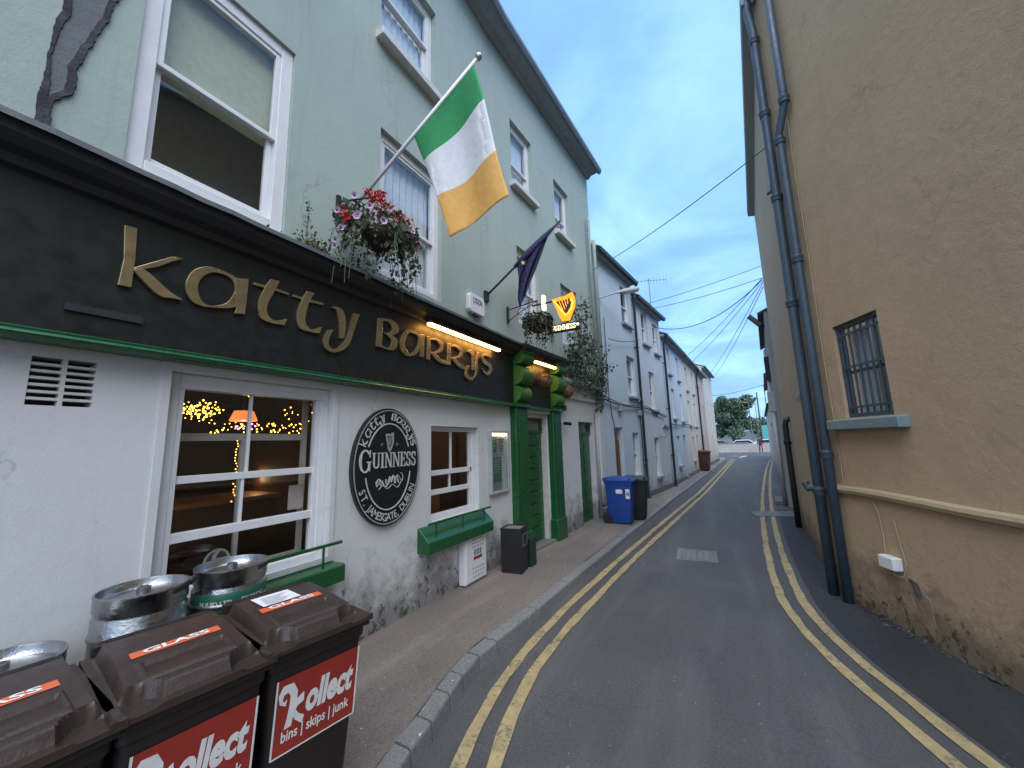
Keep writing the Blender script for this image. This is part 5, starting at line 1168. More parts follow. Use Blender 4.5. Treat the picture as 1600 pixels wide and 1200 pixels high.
def wheelie(c, rot, W, D, H, body, lid, label, name='wheelie_bin', group=None, cat='wheelie bin', sign=False, sticker=False, labels=False, paper=False):
    cr, sr = math.cos(rot), math.sin(rot)
    T = lambda x, y, z: (c[0] + x * cr - y * sr, c[1] + x * sr + y * cr, c[2] + z)
    t = thing(name, c, label, cat, group)
    hw, hd = W / 2, D / 2
    # body: lofted box with rounded corners, leaning front
    mb = MB(); secs = [(0.02, -hd * 0.78, hd * 0.62, hw * 0.74), (0.05, -hd * 0.80, hd * 0.66, hw * 0.77), (H * 0.55, -hd * 0.88, hd * 0.80, hw * 0.86), (H - 0.16, -hd * 0.93, hd * 0.90, hw * 0.915), (H - 0.15, -hd * 0.96, hd * 0.94, hw * 0.95), (H - 0.085, -hd * 0.97, hd * 0.95, hw * 0.96)]
    rings = []
    for (z, xa, xb, y) in secs:
        r_ = 0.035; pts = []
        for (px, py, a0) in ((xb - r_, y - r_, 0), (xa + r_, y - r_, 90), (xa + r_, -y + r_, 180), (xb - r_, -y + r_, 270)):
            for k in range(4): a = math.radians(a0 + 30 * k); pts.append((px + r_ * math.cos(a), py + r_ * math.sin(a), z))
        rings.append(pts)
    vs = [T(*p) for r_ in rings for p in r_]; n = 16
    fs = [(i * n + k, i * n + (k + 1) % n, (i + 1) * n + (k + 1) % n, (i + 1) * n + k) for i in range(len(rings) - 1) for k in range(n)] + [tuple(range(n))]
    bo = mb.add(vs, fs).build('body', body, t, smooth=35)
    # lid: moulded height field with skirt
    nu, nv = 62, 56
    def sm(x, a, b): x = min(1, max(0, (x - a) / (b - a))); return x * x * (3 - 2 * x)
    def hgt(u, v):   # u 0 front .. 1 back, v -1..1 across
        av = abs(v)
        isl = sm(u, 0.075, 0.125) * sm(1 - u, 0.03, 0.12) * sm(1 - av, 0.12, 0.22)
        notch = sm(1.12 - math.hypot((u - 0.085) / 0.105, (av - 0.70) / 0.27), 0.0, 0.16)       # hand grips cut into the front corners
        isl *= 1 - notch
        z = H - 0.058 + 0.040 * isl + 0.022 * isl * sm(u, 0.1, 0.75) - 0.010 * notch
        z += 0.006 * sm(0.035 - u, 0.0, 0.02)
        in_r = sm(u, 0.20, 0.215) * sm(0.435 - u, 0.0, 0.015) * sm(0.60 - av, 0.0, 0.03)
        in_g = sm(u, 0.235, 0.25) * sm(0.40 - u, 0.0, 0.015) * sm(0.54 - av, 0.0, 0.03)
        return z + 0.010 * in_r - 0.016 * in_g
    grid = [[(hd * (1.04 - 2.02 * i / nu), hw * 1.03 * (2 * j / nv - 1), hgt(i / nu, 2 * j / nv - 1)) for j in range(nv + 1)] for i in range(nu + 1)]
    vs = [T(*p) for r_ in grid for p in r_]
    fs = [(i * (nv + 1) + j, i * (nv + 1) + j + 1, (i + 1) * (nv + 1) + j + 1, (i + 1) * (nv + 1) + j) for i in range(nu) for j in range(nv)]
    border = [(0, j) for j in range(nv + 1)] + [(i, nv) for i in range(1, nu + 1)] + [(nu, j) for j in range(nv - 1, -1, -1)] + [(i, 0) for i in range(nu - 1, 0, -1)]
    o = len(vs)
    for (i, j) in border:
        p = grid[i][j]; vs.append(T(p[0] * 1.004, p[1] * 1.004, H - 0.078))
    nb = len(border)
    for k in range(nb):
        a, b = border[k], border[(k + 1) % nb]; fs.append((a[0] * (nv + 1) + a[1], b[0] * (nv + 1) + b[1], o + (k + 1) % nb, o + k))
    lo = MB().add(vs, fs).build('lid', lid, t, smooth=28)
    MB().ring(-hd * 1.0, hd * 1.0, -hw, hw, 0.03, H - 0.105, H - 0.082, lambda x, y, z: T(x, z, y)).build('rim', body, t, bevel=0.006)
    hb_ = MB().tube([T(-hd * 1.06, -hw * 0.8, H - 0.03), T(-hd * 1.06, hw * 0.8, H - 0.03)], 0.016, 8)
    for s_ in (-0.8, -0.25, 0.25, 0.8): hb_.box(-hd * 1.08, -hd * 0.92, hw * s_ - 0.02, hw * s_ + 0.02, H - 0.075, H - 0.02, T)
    hb_.build('hinge_handle', body, t)
    for s_ in (-1, 1):
        wp = T(-hd * 0.86, s_ * hw * 0.86, 0.10); axd = Vector(T(0, 1, 0)) - Vector(T(0, 0, 0))
        wh = MB(); wh.tube([Vector(wp) - axd * 0.025, Vector(wp) + axd * 0.025], 0.10, 20); wo = wh.build('wheel', M['rubber'], t, smooth=40)
        MB().tube([Vector(wp) + axd * 0.027 * s_, Vector(wp) + axd * 0.033 * s_], 0.05, 14).build('hub', M['bin_black'], wo)
    MB().tube([T(-hd * 0.86, -hw * 0.86, 0.10), T(-hd * 0.86, hw * 0.86, 0.10)], 0.012, 8).build('axle', M['steel_dull'], t)
    if sign:
        # face plane of the body front between two heights
        def front(z): 
            for (z0, _, x0, y0), (z1, _, x1, y1) in zip(secs, secs[1:]):
                if z0 <= z <= z1: return x0 + (x1 - x0) * (z - z0) / (z1 - z0)
            return secs[-1][2]
        TS_ = lambda u, v, w_: T(front(v) + w_, u, v)
        z0, z1, y0, y1 = H - 0.515, H - 0.20, -hw * 0.74, hw * 0.84
        s1 = MB()
        for q in range(6):
            za, zb = z0 + (z1 - z0) * q / 6, z0 + (z1 - z0) * (q + 1) / 6; s1.quad(TS_(y0, za, 0.003), TS_(y1, za, 0.003), TS_(y1, zb, 0.003), TS_(y0, zb, 0.003))
        so_ = s1.build('sticker', M['sticker_red'], t)
        bd = MB()
        for (a, b, c2, d2) in ((y0 - 0.004, y0 + 0.004, z0, z1), (y1 - 0.004, y1 + 0.004, z0, z1)):
            bd.quad(TS_(a, c2, 0.0045), TS_(b, c2, 0.0045), TS_(b, d2, 0.0045), TS_(a, d2, 0.0045))
        bd.quad(TS_(y0, z0 - 0.003, 0.0045), TS_(y1, z0 - 0.003, 0.0045), TS_(y1, z0 + 0.004, 0.0045), TS_(y0, z0 + 0.004, 0.0045))
        bd.build('sticker_edge', M['sticker_white'], so_)
        tx = MB(); L_ = y1 - y0; zb = z0 + 0.125
        # fat looped K drawn as strokes, then the rest of the word
        kx = y0 + 0.03; kw = L_ * 0.26
        K = [[(0.14, 0.0, 0.44, 0.02), (0.24, 0.30, 0.52, 0.32), (0.30, 0.62, 0.60, 0.66), (0.30, 0.86, 0.60, 0.92), (0.18, 0.98, 0.40, 1.18), (0.02, 0.96, -0.04, 1.20), (-0.04, 0.84, -0.22, 0.98), (0.04, 0.74, -0.14, 0.74), (0.16, 0.80, 0.12, 0.64)],
             [(0.46, 0.30, 0.44, 0.50), (0.66, 0.50, 0.58, 0.68), (0.92, 0.56, 0.90, 0.80)], [(0.52, 0.48, 0.46, 0.30), (0.74, 0.26, 0.58, 0.14), (1.0, 0.14, 0.92, -0.06)]]
        for q, s_ in enumerate(K): tx.strip([(kx + p[0] * kw, zb - 0.025 + p[1] * 0.155, kx + p[2] * kw, zb - 0.025 + p[3] * 0.155) for p in s_], TS_, 0.003, 0.005 + 0.0004 * q)
        put_text(tx, 'ollect', TS_, y0 + 0.03 + kw * 0.98, y1 - 0.025, zb, zb + 0.13, 0.005, 0.045, 0.012)
        put_text(tx, 'bins | skips | junk', TS_, y0 + 0.035, y1 - 0.03, z0 + 0.035, z0 + 0.095, 0.005, 0.02)
        tx.build('sticker_lettering', M['sticker_white'], so_)
    if sticker:
        TL = lambda u, v, w_: T(v, u, hgt((hd * 1.04 - v) / (2.02 * hd), u / (hw * 1.03)) + w_)
        v0 = -hd * 0.06; s2 = MB()
        pts = [(-hw * 0.60, v0 - 0.0), (hw * 0.60, v0 - 0.0)]
        k = 12
        for q in range(k):
            a, b = -hw * 0.62 + hw * 1.24 * q / k, -hw * 0.62 + hw * 1.24 * (q + 1) / k; s2.quad(TL(a, v0 - 0.026, 0.0025), TL(b, v0 - 0.026, 0.0025), TL(b, v0 + 0.026, 0.0025), TL(a, v0 + 0.026, 0.0025))
        so_ = s2.build('lid_sticker', M['sticker_orange'], t)
        tx = MB(); put_text(tx, 'GLASS', lambda u, v, w_: TL(u, v0 - v, w_), -hw * 0.46, hw * 0.46, -0.019, 0.019, 0.0055, 0.03)
        tx.build('lid_lettering', M['sticker_white'], so_)
    if paper:
        TL = lambda u, v, w_: T(v, u, hgt((hd * 1.04 - v) / (2.02 * hd), u / (hw * 1.03)) + w_)
        pp = MB()
        for q in range(5):
            a, b = -0.13 + 0.036 * q, -0.13 + 0.036 * (q + 1); pp.quad(TL(a, -hd * 0.62, 0.006), TL(b, -hd * 0.62, 0.006), TL(b + 0.01, -hd * 0.16, 0.006), TL(a + 0.01, -hd * 0.16, 0.006))
        po = pp.build('delivery_note', M['paper'], t)
        pi = MB()
        for q in range(6): pi.quad(TL(-0.10, -hd * (0.50 - 0.06 * q), 0.0075), TL(0.02 - 0.02 * (q % 3), -hd * (0.50 - 0.06 * q), 0.0075), TL(0.02 - 0.02 * (q % 3), -hd * (0.485 - 0.06 * q), 0.0075), TL(-0.10, -hd * (0.485 - 0.06 * q), 0.0075))
        pi.build('print', M['sign_grey'], po)
    if labels:
        y = -hw * 0.90
        TSd = lambda u, v, w_: T(u, -(hw * (0.77 + 0.145 * min(1, max(0, (v - 0.05) / (H - 0.21)))) + w_), v)
        for (a, b, c2, d2) in ((-0.06, 0.08, H - 0.34, H - 0.25), (hd * 0.46, hd * 0.74, H - 0.44, H - 0.24)):
            q = MB(); q.quad(TSd(a, c2, 0.004), TSd(b, c2, 0.004), TSd(b, d2, 0.004), TSd(a, d2, 0.004)); q.build('label_sheet', M['sticker_white'], t)
        q = MB(); put_text(q, '48', TSd, hd * 0.50, hd * 0.70, H - 0.38, H - 0.30, 0.006, 0.02); q.build('number', M['ink'], t)
    return t
BD, BW = 0.66, 0.47
wheelie((-2.045, 1.31, 0.12), -0.16, BW, BD, 0.945, M['bin_body'], M['bin_brown'], 'right brown lidded glass bin with delivery note on its lid and red sticker', group='brown glass bins by the kegs', sign=True, sticker=True, paper=True)
wheelie((-2.085, 0.845, 0.12), -0.13, BW, BD, 0.945, M['bin_body'], M['bin_brown'], 'middle brown lidded glass bin with red sticker beneath the tall keg', group='brown glass bins by the kegs', sign=True, sticker=True)
wheelie((-2.12, 0.375, 0.12), -0.05, BW, BD, 0.945, M['bin_body'], M['bin_brown'], 'leftmost brown lidded glass bin cut by the picture edge', group='brown glass bins by the kegs', sign=True, sticker=True)
wheelie((-2.17, 8.85, pz(8.8)), -0.02, 0.50, 0.64, 0.98, M['bin_blue'], M['bin_blue'], 'blue wheelie bin with white labels standing on the pavement', group='bins along the pavement', labels=True)
wheelie((-1.98, 9.42, pz(9.4)), 0.1, 0.50, 0.62, 0.95, M['bin_black'], M['bin_green'], 'black bin with dark green lid behind the blue bin', group='bins along the pavement')
wheelie((-1.20, 23.9, pz(24)), -0.1, 0.9, 0.62, 1.10, M['bin_red'], M['bin_red'], 'maroon bin far along the pavement near the end house', group='bins along the pavement')

# ================================================================== TERRACE BEYOND THE PUB
def house(name, F, s0, s1, z0, eave, ridge, depth, mat, label, wins, doors, plinth=True, chimney=None, pipe=None, slope=0.0, gl='glass_dark', cat='house', lintels=True):
    """wins (s0,s1,z0,z1,sill), doors (s0,s1,z1,matname)"""
    base = F(s0, 0, 0); t = thing(name, (base[0], base[1], 0), label, cat, 'terraced houses along the lane')
    holes = [w[:4] for w in wins] + [(d[0], d[1], 0.10, d[2]) for d in doors]
    mb = MB(); wall_with_holes(mb, F, s0, s1, 0.0, eave, holes, 0.16)
    for s_ in (s0, s1):
        mb.quad(F(s_, 0, 0), F(s_, -depth, 0), F(s_, -depth, eave), F(s_, 0, eave)); mb.add([F(s_, 0, eave), F(s_, -depth, eave), F(s_, -depth / 2, ridge)], [(0, 1, 2)])
    mb.quad(F(s0, -depth, 0), F(s1, -depth, 0), F(s1, -depth, eave), F(s0, -depth, eave)); mb.build('wall', mat, t)
    rf = MB(); P_ = lambda u, v, q: F(q, u, v)
    rf.prism([(0.26, eave - 0.02), (-depth / 2, ridge + 0.06), (-depth / 2, ridge), (0.24, eave - 0.06)], P_, s0 - 0.02, s1 + 0.02); rf.prism([(-depth / 2, ridge + 0.06), (-depth - 0.2, eave - 0.02), (-depth - 0.2, eave - 0.08), (-depth / 2, ridge)], P_, s0 - 0.02, s1 + 0.02)
    ro = rf.build('roof', M['slate'], t)
    MB().prism([(0.0, eave - 0.12), (0.16, eave - 0.10), (0.16, eave - 0.02), (0.0, eave)], P_, s0, s1).build('soffit', M['soffit'], t)
    MB().prism([(0.16, eave - 0.13), (0.20, eave - 0.15), (0.27, eave - 0.13), (0.29, eave - 0.04), (0.16, eave - 0.04)], P_, s0, s1 + 0.01).build('gutter', M['black_pipe'], t)
    if chimney:
        a, b, top = chimney; co_ = MB().box(a, b, -depth / 2 - 0.35, -depth / 2 + 0.35, eave, top, F).build('chimney', mat, ro); MB().box(a - 0.05, b + 0.05, -depth / 2 - 0.4, -depth / 2 + 0.4, top, top + 0.10, F).build('chimney_cap', M['soffit'], t)
        for q in (0.3, 0.7): c = F(a + (b - a) * q, -depth / 2, top + 0.1); MB().lathe([(0.10, 0), (0.08, 0.28), (0.10, 0.30), (0.07, 0.30)], c, 12).build('chimney_pot', M['row_pink'], t)
    for w in wins:
        h = w[3] - w[2]
        window(t, F, *w[:4], inset=0.07, fw=0.05, rail=w[2] + h * 0.5, gl=gl, sill=(0.10, 0.09, 0.06) if w[4] else None, sillmat='soffit', curtain=w[5] if len(w) > 5 else False, room_depth=0.7)
    for d in doors:
        do = MB().box(d[0] + 0.05, d[1] - 0.05, -0.16, -0.11, 0.10, d[2] - 0.35, F).build('door', M[d[3]], t)
        for q in range(2):
            for p_ in range(2):
                wd2 = (d[1] - d[0] - 0.1) / 2; MB().box(d[0] + 0.05 + wd2 * p_ + 0.06, d[0] + 0.05 + wd2 * (p_ + 1) - 0.06, -0.11, -0.098, 0.3 + q * 0.75, 0.9 + q * 0.7, F).build('door_panel', M[d[3]], do, bevel=0.006)
        MB().ring(d[0], d[1], 0.10, d[2], 0.05, -0.16, -0.07, F).build('door_frame', M['white_worn'], t); MB().box(d[0] + 0.05, d[1] - 0.05, -0.125, -0.12, d[2] - 0.35, d[2] - 0.05, F).build('fanlight_pane', M['glass_dark'], t)
        MB().box(d[0] - 0.02, d[1] + 0.02, -0.15, 0.06, 0.02, 0.13, F).build('door_step', M['cover_conc'], t)
    if plinth:
        edges = sorted([s0, s1] + [x for d in doors for x in (d[0], d[1])])
        pm = MB()
        for a, b in zip(edges[::2], edges[1::2]): pm.prism([(0, 0), (0.035, 0), (0.035, 0.22), (0, 0.25)], P_, a, b)
        pm.build('plinth', M['plinth'], t)
    if pipe:
        for s_, mt in pipe:
            MB().tube([F(s_, 0.22, eave - 0.1), F(s_, 0.20, eave - 0.2), F(s_, 0.09, eave - 0.42), F(s_, 0.09, 0.10), F(s_, 0.15, 0.06)], 0.043, 8).build('downpipe', M[mt], t, smooth=True)
            cl_ = MB()
            for z in (1.2, 3.0, 4.8): cl_.box(s_ - 0.06, s_ + 0.06, 0.0, 0.14, z, z + 0.03, F)
            cl_.build('pipe_clip', M[mt], t)
    return t
F1 = frame((-2.74, 9.66), (-1.95, 15.9), 1); F2 = frame((-1.95, 15.9), (-0.69, 34.7), 1)
house('terraced_house', F1, 0.0, 3.05, 0, 7.05, 8.3, 5.0, M['row_blue'], 'pale blue terraced house next to the pub behind the blue bin',
      [(2.06, 2.82, 5.46, 6.66, True), (2.18, 2.92, 3.18, 4.42, True, True), (2.22, 2.78, 0.80, 2.06, False, True)], [(0.80, 1.44, 2.2, 'wood_brown')], pipe=[(3.05, 'black_pipe')])
house('terraced_house', F1, 3.06, 6.28, 0, 6.62, 7.8, 5.0, M['row_white'], 'white terraced house with black lantern between two black downpipes',
      [(3.98, 4.66, 5.18, 6.42, True), (5.30, 5.96, 5.06, 6.22, True), (4.36, 4.98, 2.88, 4.22, True), (4.40, 4.98, 0.62, 1.90, True)], [])
house('terraced_house', F2, 0.0, 4.55, 0, 6.0, 7.2, 5.0, M['row_blue'], 'third house of the terrace with blue tinted walls',
      [(1.0, 1.62, 4.55, 5.66, True), (3.1, 3.72, 4.52, 5.60, True), (1.35, 2.0, 2.7, 3.95, True), (3.35, 4.0, 2.65, 3.9, True), (1.7, 2.3, 0.75, 1.95, True)], [(3.2, 3.9, 2.0, 'bin_blue')], pipe=[(0.12, 'black_pipe')])
house('terraced_house', F2, 4.56, 9.1, 0, 5.97, 7.1, 5.0, M['row_cream'], 'cream weathered house in the middle of the far terrace',
      [(5.5, 6.1, 4.3, 5.5, True), (7.6, 8.2, 4.3, 5.5, True), (5.5, 6.15, 2.5, 3.75, True), (7.6, 8.2, 2.5, 3.75, True), (5.9, 6.5, 0.75, 1.9, True)], [(7.4, 8.1, 2.0, 'bin_green')])
house('terraced_house', F2, 9.11, 13.0, 0, 5.93, 7.0, 5.0, M['row_pink'], 'pinkish house with black downpipe next to the end house', [(10.2, 10.8, 3.4, 5.0, False), (11.7, 12.2, 2.4, 3.9, False)], [(10.0, 10.7, 2.0, 'wood_brown')], pipe=[(9.2, 'black_pipe')])
house('end_house', F2, 13.01, 18.8, 0, 6.7, 7.6, 5.0, M['row_cream'], 'cream end house with tall chimney where the lane meets the quay', [(14.2, 14.7, 2.9, 4.3, False), (16.5, 17.0, 2.9, 4.3, False)], [(15.2, 15.9, 2.0, 'bin_black')], chimney=(13.1, 14.0, 8.3))
# wall lantern
ln = thing('wall_lantern', F1(5.15, 0.25, 2.1), 'black iron lantern with pale globe on the white terraced house', 'lantern')
MB().tube([F1(5.15, 0.0, 1.95), F1(5.15, 0.16, 1.88), F1(5.15, 0.22, 1.98)], 0.012, 6).build('bracket', M['iron'], ln)
c = F1(5.15, 0.22, 2.0); MB().lathe([(0.05, 0), (0.10, 0.20), (0.10, 0.205)], c, 6).build('glass_body', M['sign_cream'], ln); MB().lathe([(0.13, 0.20), (0.03, 0.32), (0.01, 0.36)], c, 6).build('cap', M['iron'], ln)
# street light arm on the pale blue house
sl2 = thing('street_light', F1(1.0, 0.1, 5.4), 'grey street light on a bracket arm fixed to the pale blue house', 'street light')
p0, p1, p2 = Vector(F1(0.30, 0.02, 5.69)), Vector((-2.30, 10.30, 5.88)), Vector((-1.78, 11.0, 6.13))
MB().tube([p0, p1], 0.022, 8).build('arm', M['grey_pipe'], sl2)
dv = (p2 - p1).normalized(); MB().tube([p1, p1 + dv * 0.2, p1 + dv * 0.3, p1 + dv * 0.82, p1 + dv * 0.88], [0.03, 0.045, 0.075, 0.08, 0.03], 12).build('lamp_head', M['grey_pipe'], sl2, smooth=40)
MB().tube([p1 + dv * 0.35 + Vector((0, 0, -0.05)), p1 + dv * 0.78 + Vector((0, 0, -0.05))], 0.045, 10).build('diffuser', M['upvc'], sl2, smooth=True)
# television aerial on the terrace roof
ae = thing('tv_aerial', (-2.4, 17.5, 6.2), 'thin television aerial standing above the terrace roof', 'aerial')
ax, ay = -2.40, 17.5; MB().tube([(ax, ay, 6.1), (ax, ay, 9.05)], 0.02, 6).build('mast', M['steel_dull'], ae)
b0, b1 = Vector((-3.10, ay, 9.05)), Vector((-1.67, ay, 8.83)); MB().tube([b0, b1], 0.014, 5).build('boom', M['steel_dull'], ae)
rd_ = MB()
for i in range(12):
    q = i / 11; c = b0.lerp(b1, q); rd_.tube([c + Vector((0, -0.1, -0.10 - 0.14 * q)), c + Vector((0, 0.1, 0.10 + 0.14 * q))], 0.007, 4)
tag(rd_.build('rods', M['steel_dull'], ae), kind='stuff')
# bundled cables running along the terrace at first floor height
cb = thing('facade_cables', F1(0.2, 0.1, 2.75), 'sagging bundle of grey cables and junction boxes along the terrace wall', 'cables')
pts = [FB(4.3, 0.12, 2.78)] + [F1(s_, 0.07, 2.92 - 0.06 * math.sin(s_ * 1.3) - s_ * 0.035) for s_ in [0.05 + 0.45 * i for i in range(14)]]
ct = MB().tube(pts, 0.022, 6); ct.tube([(p[0], p[1], p[2] + 0.05 + 0.02 * math.sin(i)) for i, p in enumerate(pts)], 0.014, 5)
ct.tube([F1(0.55, 0.04, 2.85), F1(0.62, 0.04, 2.5), F1(0.72, 0.04, 2.35), F1(0.74, 0.04, 2.15)], 0.012, 5); ct.tube([F1(0.5, 0.04, 2.9), F1(0.5, 0.04, 5.2)], 0.012, 5); ct.tube([F1(2.98, 0.04, 2.8), F1(2.98, 0.04, 0.3)], 0.016, 5)
pts2 = [F2(s_, 0.07, 2.45 - 0.05 * math.sin(s_ * 1.1)) for s_ in [0.1 + 0.6 * i for i in range(15)]]; ct.tube(pts2, 0.022, 5)
ct.build('cable_bundle', M['cable'], cb)
jb = MB()
for s_ in (1.25, 2.9): jb.box(s_ - 0.11, s_ + 0.11, 0.0, 0.10, 2.68 - s_ * 0.03, 2.84 - s_ * 0.03, F1)
jb.build('junction_box', M['soffit'], cb, bevel=0.01)

# ================================================================== OCHRE BUILDING ON THE RIGHT
FR = frame((0.98, 6.05), (1.652, 4.355), 1); FR2 = frame((0.98, 6.05), (1.33, 12.5), -1)
rb = thing('ochre_building', (0.98, 6.05, 0), 'tall ochre roughcast building filling the right side of the lane', 'building')
RW = (0.545, 1.175, 2.02, 3.06); mb = MB()
wall_with_holes(mb, FR, 0.0, 9.5, -0.05, 8.6, [RW], 0.10); wall_with_holes(mb, FR2, 0.0, 6.46, -0.05, 8.35, [], 0.1)
e1, e2 = FR2(6.46, 0, 0), FR2(6.46, -7, 0); mb.quad(e1, e2, (e2[0], e2[1], 8.35), (e1[0], e1[1], 8.35))
mb.quad(FR(9.5, 0, 0), FR(9.5, -7, 0), FR(9.5, -7, 8.6), FR(9.5, 0, 8.6))
mb.build('wall', M['ochre'], rb)
rf = MB(); P_ = lambda u, v, q: FR2(q, u, v)
rf.prism([(0.10, 8.35), (0.10, 8.30), (-4, 10.2), (-4, 10.3)], P_, -0.3, 6.5); rf.prism([(0.05, 8.72), (0.05, 8.62), (-4, 10.4), (-4, 10.5)], lambda u, v, q: FR(q, u, v), -0.1, 9.6); rf.build('roof', M['slate'], rb)
MB().prism([(0.0, 8.18), (0.16, 8.22), (0.17, 8.34), (0.0, 8.38)], P_, -0.1, 6.47).build('eaves_board', M['grey_render'], rb)
# string course: sagging plaster band
sc3 = MB(); prev = None; rs = random.Random(2)
for i in range(40):
    s_ = 0.17 + i * 0.235; z = 1.215 + 0.012 * math.sin(s_ * 2.3) + rs.uniform(-0.004, 0.004); dn = 0.055 + rs.uniform(-0.006, 0.006)
    cur = [FR(s_, 0.0, z + 0.05), FR(s_, dn * 0.8, z + 0.035), FR(s_, dn, z + 0.005), FR(s_, dn * 0.8, z - 0.03), FR(s_, 0.0, z - 0.045)]
    if prev:
        for j in range(4): sc3.quad(prev[j], cur[j], cur[j + 1], prev[j + 1])
    else: sc3.add(cur, [(0, 1, 2, 3, 4)])
    prev = cur
sc3.build('string_course', M['ochre_trim'], rb, smooth=50)
# barred window
wb = MB().ring(*RW, 0.045, -0.10, -0.035, FR).build('window', M['blue_pipe'], rb, bevel=0.005)
MB().box(RW[0] + 0.045, RW[1] - 0.045, -0.088, -0.084, RW[2] + 0.045, RW[3] - 0.045, FR).build('pane', M['glass_dark'], wb)
MB().box(RW[0] + 0.045, RW[1] - 0.045, -0.075, -0.05, 2.50, 2.53, FR).build('meeting_rail', M['blue_pipe'], wb)
for i in range(6):
    x = RW[0] + 0.10 + i * (RW[1] - RW[0] - 0.2) / 5
    MB().box(x - 0.008, x + 0.008, -0.045, -0.029, RW[2] + 0.03, RW[3] - 0.03, FR).build('security_bar', M['blue_pipe'], wb)
for z in (2.12, 2.56, 2.92): MB().box(RW[0] + 0.03, RW[1] - 0.03, -0.028, -0.018, z, z + 0.022, FR).build('cross_bar', M['blue_pipe'], wb)
MB().box(RW[0] - 0.2, RW[1] + 0.2, -0.9, -0.5, 1.9, 3.2, FR).build('room_beyond', M['room_lightened'], wb)
MB().box(RW[0] + 0.05, RW[0] + 0.30, -0.17, -0.16, 2.06, 3.0, FR).build('torn_curtain', M['room_curtain'], wb)
MB().prism([(-0.1, 2.02), (0.10, 2.00), (0.10, 1.895), (0.0, 1.89)], lambda u, v, q: FR(q, u, v), 0.36, 1.33).build('sill', paint('blue_grey_sill', (0.20, 0.27, 0.28), 0.6, 0.4), wb, bevel=0.01)
# bare patch where plaster has come away and chipped wall foot
bp_ = MB(); rs = random.Random(12); cpt = FR(1.12, 0.006, 0.30); pts = []
for i in range(70):
    a = 2 * math.pi * i / 70; r_ = 0.088 * (1 + 0.16 * math.sin(a * 3 + 1) + 0.10 * math.sin(a * 7) + 0.05 * math.sin(a * 17 + 2)) + rs.uniform(-0.003, 0.003)
    pts.append((1.13 + 0.85 * r_ * math.cos(a) - 0.10 * math.sin(a) * 0.5, 0.30 + 2.3 * r_ * math.sin(a)))
bp_.prism(pts, lambda u, v, w_: FR(u, w_, v), 0.0005, 0.007); bp_.build('bare_plaster_patch', M['bare_plaster'], rb)
rub = MB(); rs = random.Random(4)
for i in range(110):
    s_ = rs.random() ** 1.3 * 3.0 - 0.1; p = FR(s_, 0.02 + abs(rs.gauss(0, 0.05)), 0.005); sz = rs.uniform(0.006, 0.022)
    rub.add([(p[0] + rs.gauss(0, sz), p[1] + rs.gauss(0, sz), p[2] + rs.random() * sz) for _ in range(4)], [(0, 1, 2), (0, 2, 3), (0, 3, 1), (1, 3, 2)])
tag(rub.build('wall_foot_rubble', M['asphalt']), 'crumbs of fallen plaster along the foot of the ochre wall', 'rubble', kind='stuff')
# soil and rain pipes at the corner
def pipe(name, pts, r_, collars, mat, label):
    t = thing(name, pts[-1], label, 'pipe', 'pipes on the ochre corner')
    MB().tube(pts, r_, 14).build('pipe', M[mat], t, smooth=True)
    for z, (x, y) in collars:
        MB().lathe([(r_, -0.05), (r_ + 0.010, -0.048), (r_ + 0.014, -0.03), (r_ + 0.014, 0.0), (r_ + 0.018, 0.005), (r_ + 0.018, 0.028), (r_ + 0.004, 0.03), (r_, 0.05)], (x, y, z), 16).build('collar', M[mat], t, smooth=40)
    return t
A_ = FR(0.035, 0.085, 0)[:2]
sp = pipe('soil_pipe', [(A_[0] + 0.02, A_[1] - 0.02, 8.5), (A_[0] - 0.03, A_[1] + 0.02, 8.1), (*A_, 7.7), (*A_, 5), (*A_, 2.5), (*A_, 0.0)], 0.055, [(z, A_) for z in (7.55, 6.35, 5.05, 3.55, 1.18)], 'blue_pipe', 'thick blue grey soil pipe down the corner of the ochre building')
MB().tube([(A_[0], A_[1], 1.22), (A_[0] - 0.10, A_[1] + 0.05, 1.20), (A_[0] - 0.12, A_[1] + 0.06, 1.27)], 0.045, 10).build('branch_elbow', M['blue_pipe'], sp, smooth=40)
for z in (5.35, 2.45): MB().prism([(0, 0), (-0.10, -0.14), (-0.10, -0.19), (0.0, -0.16)], lambda u, v, w_: (A_[0] + u, A_[1] + w_ + 0.03, z + v), -0.03, 0.03).build('outlet_hood', M['blue_pipe'], sp)
B_ = FR(0.27, 0.085, 0)[:2]; C_ = FR(0.47, 0.085, 0)[:2]
pipe('rain_pipe', [(*C_, 8.5), (*C_, 6.30), (*C_, 6.12), (*B_, 5.82), (*B_, 5.6), (*B_, 3), (*B_, 0.0)], 0.048, [(6.15, C_), (5.72, B_), (4.05, B_), (1.62, B_)], 'blue_pipe', 'blue grey rainwater pipe with an offset bend beside the soil pipe')
D_ = FR2(3.85, 0.09, 0)[:2]
pipe('short_waste_pipe', [(D_[0] + 0.12, D_[1], 2.20), (D_[0] + 0.02, D_[1], 2.16), (*D_, 2.05), (*D_, 1), (*D_, 0.0)], 0.055, [(1.7, D_)], 'black_pipe', 'short dark waste pipe on the far part of the ochre wall')
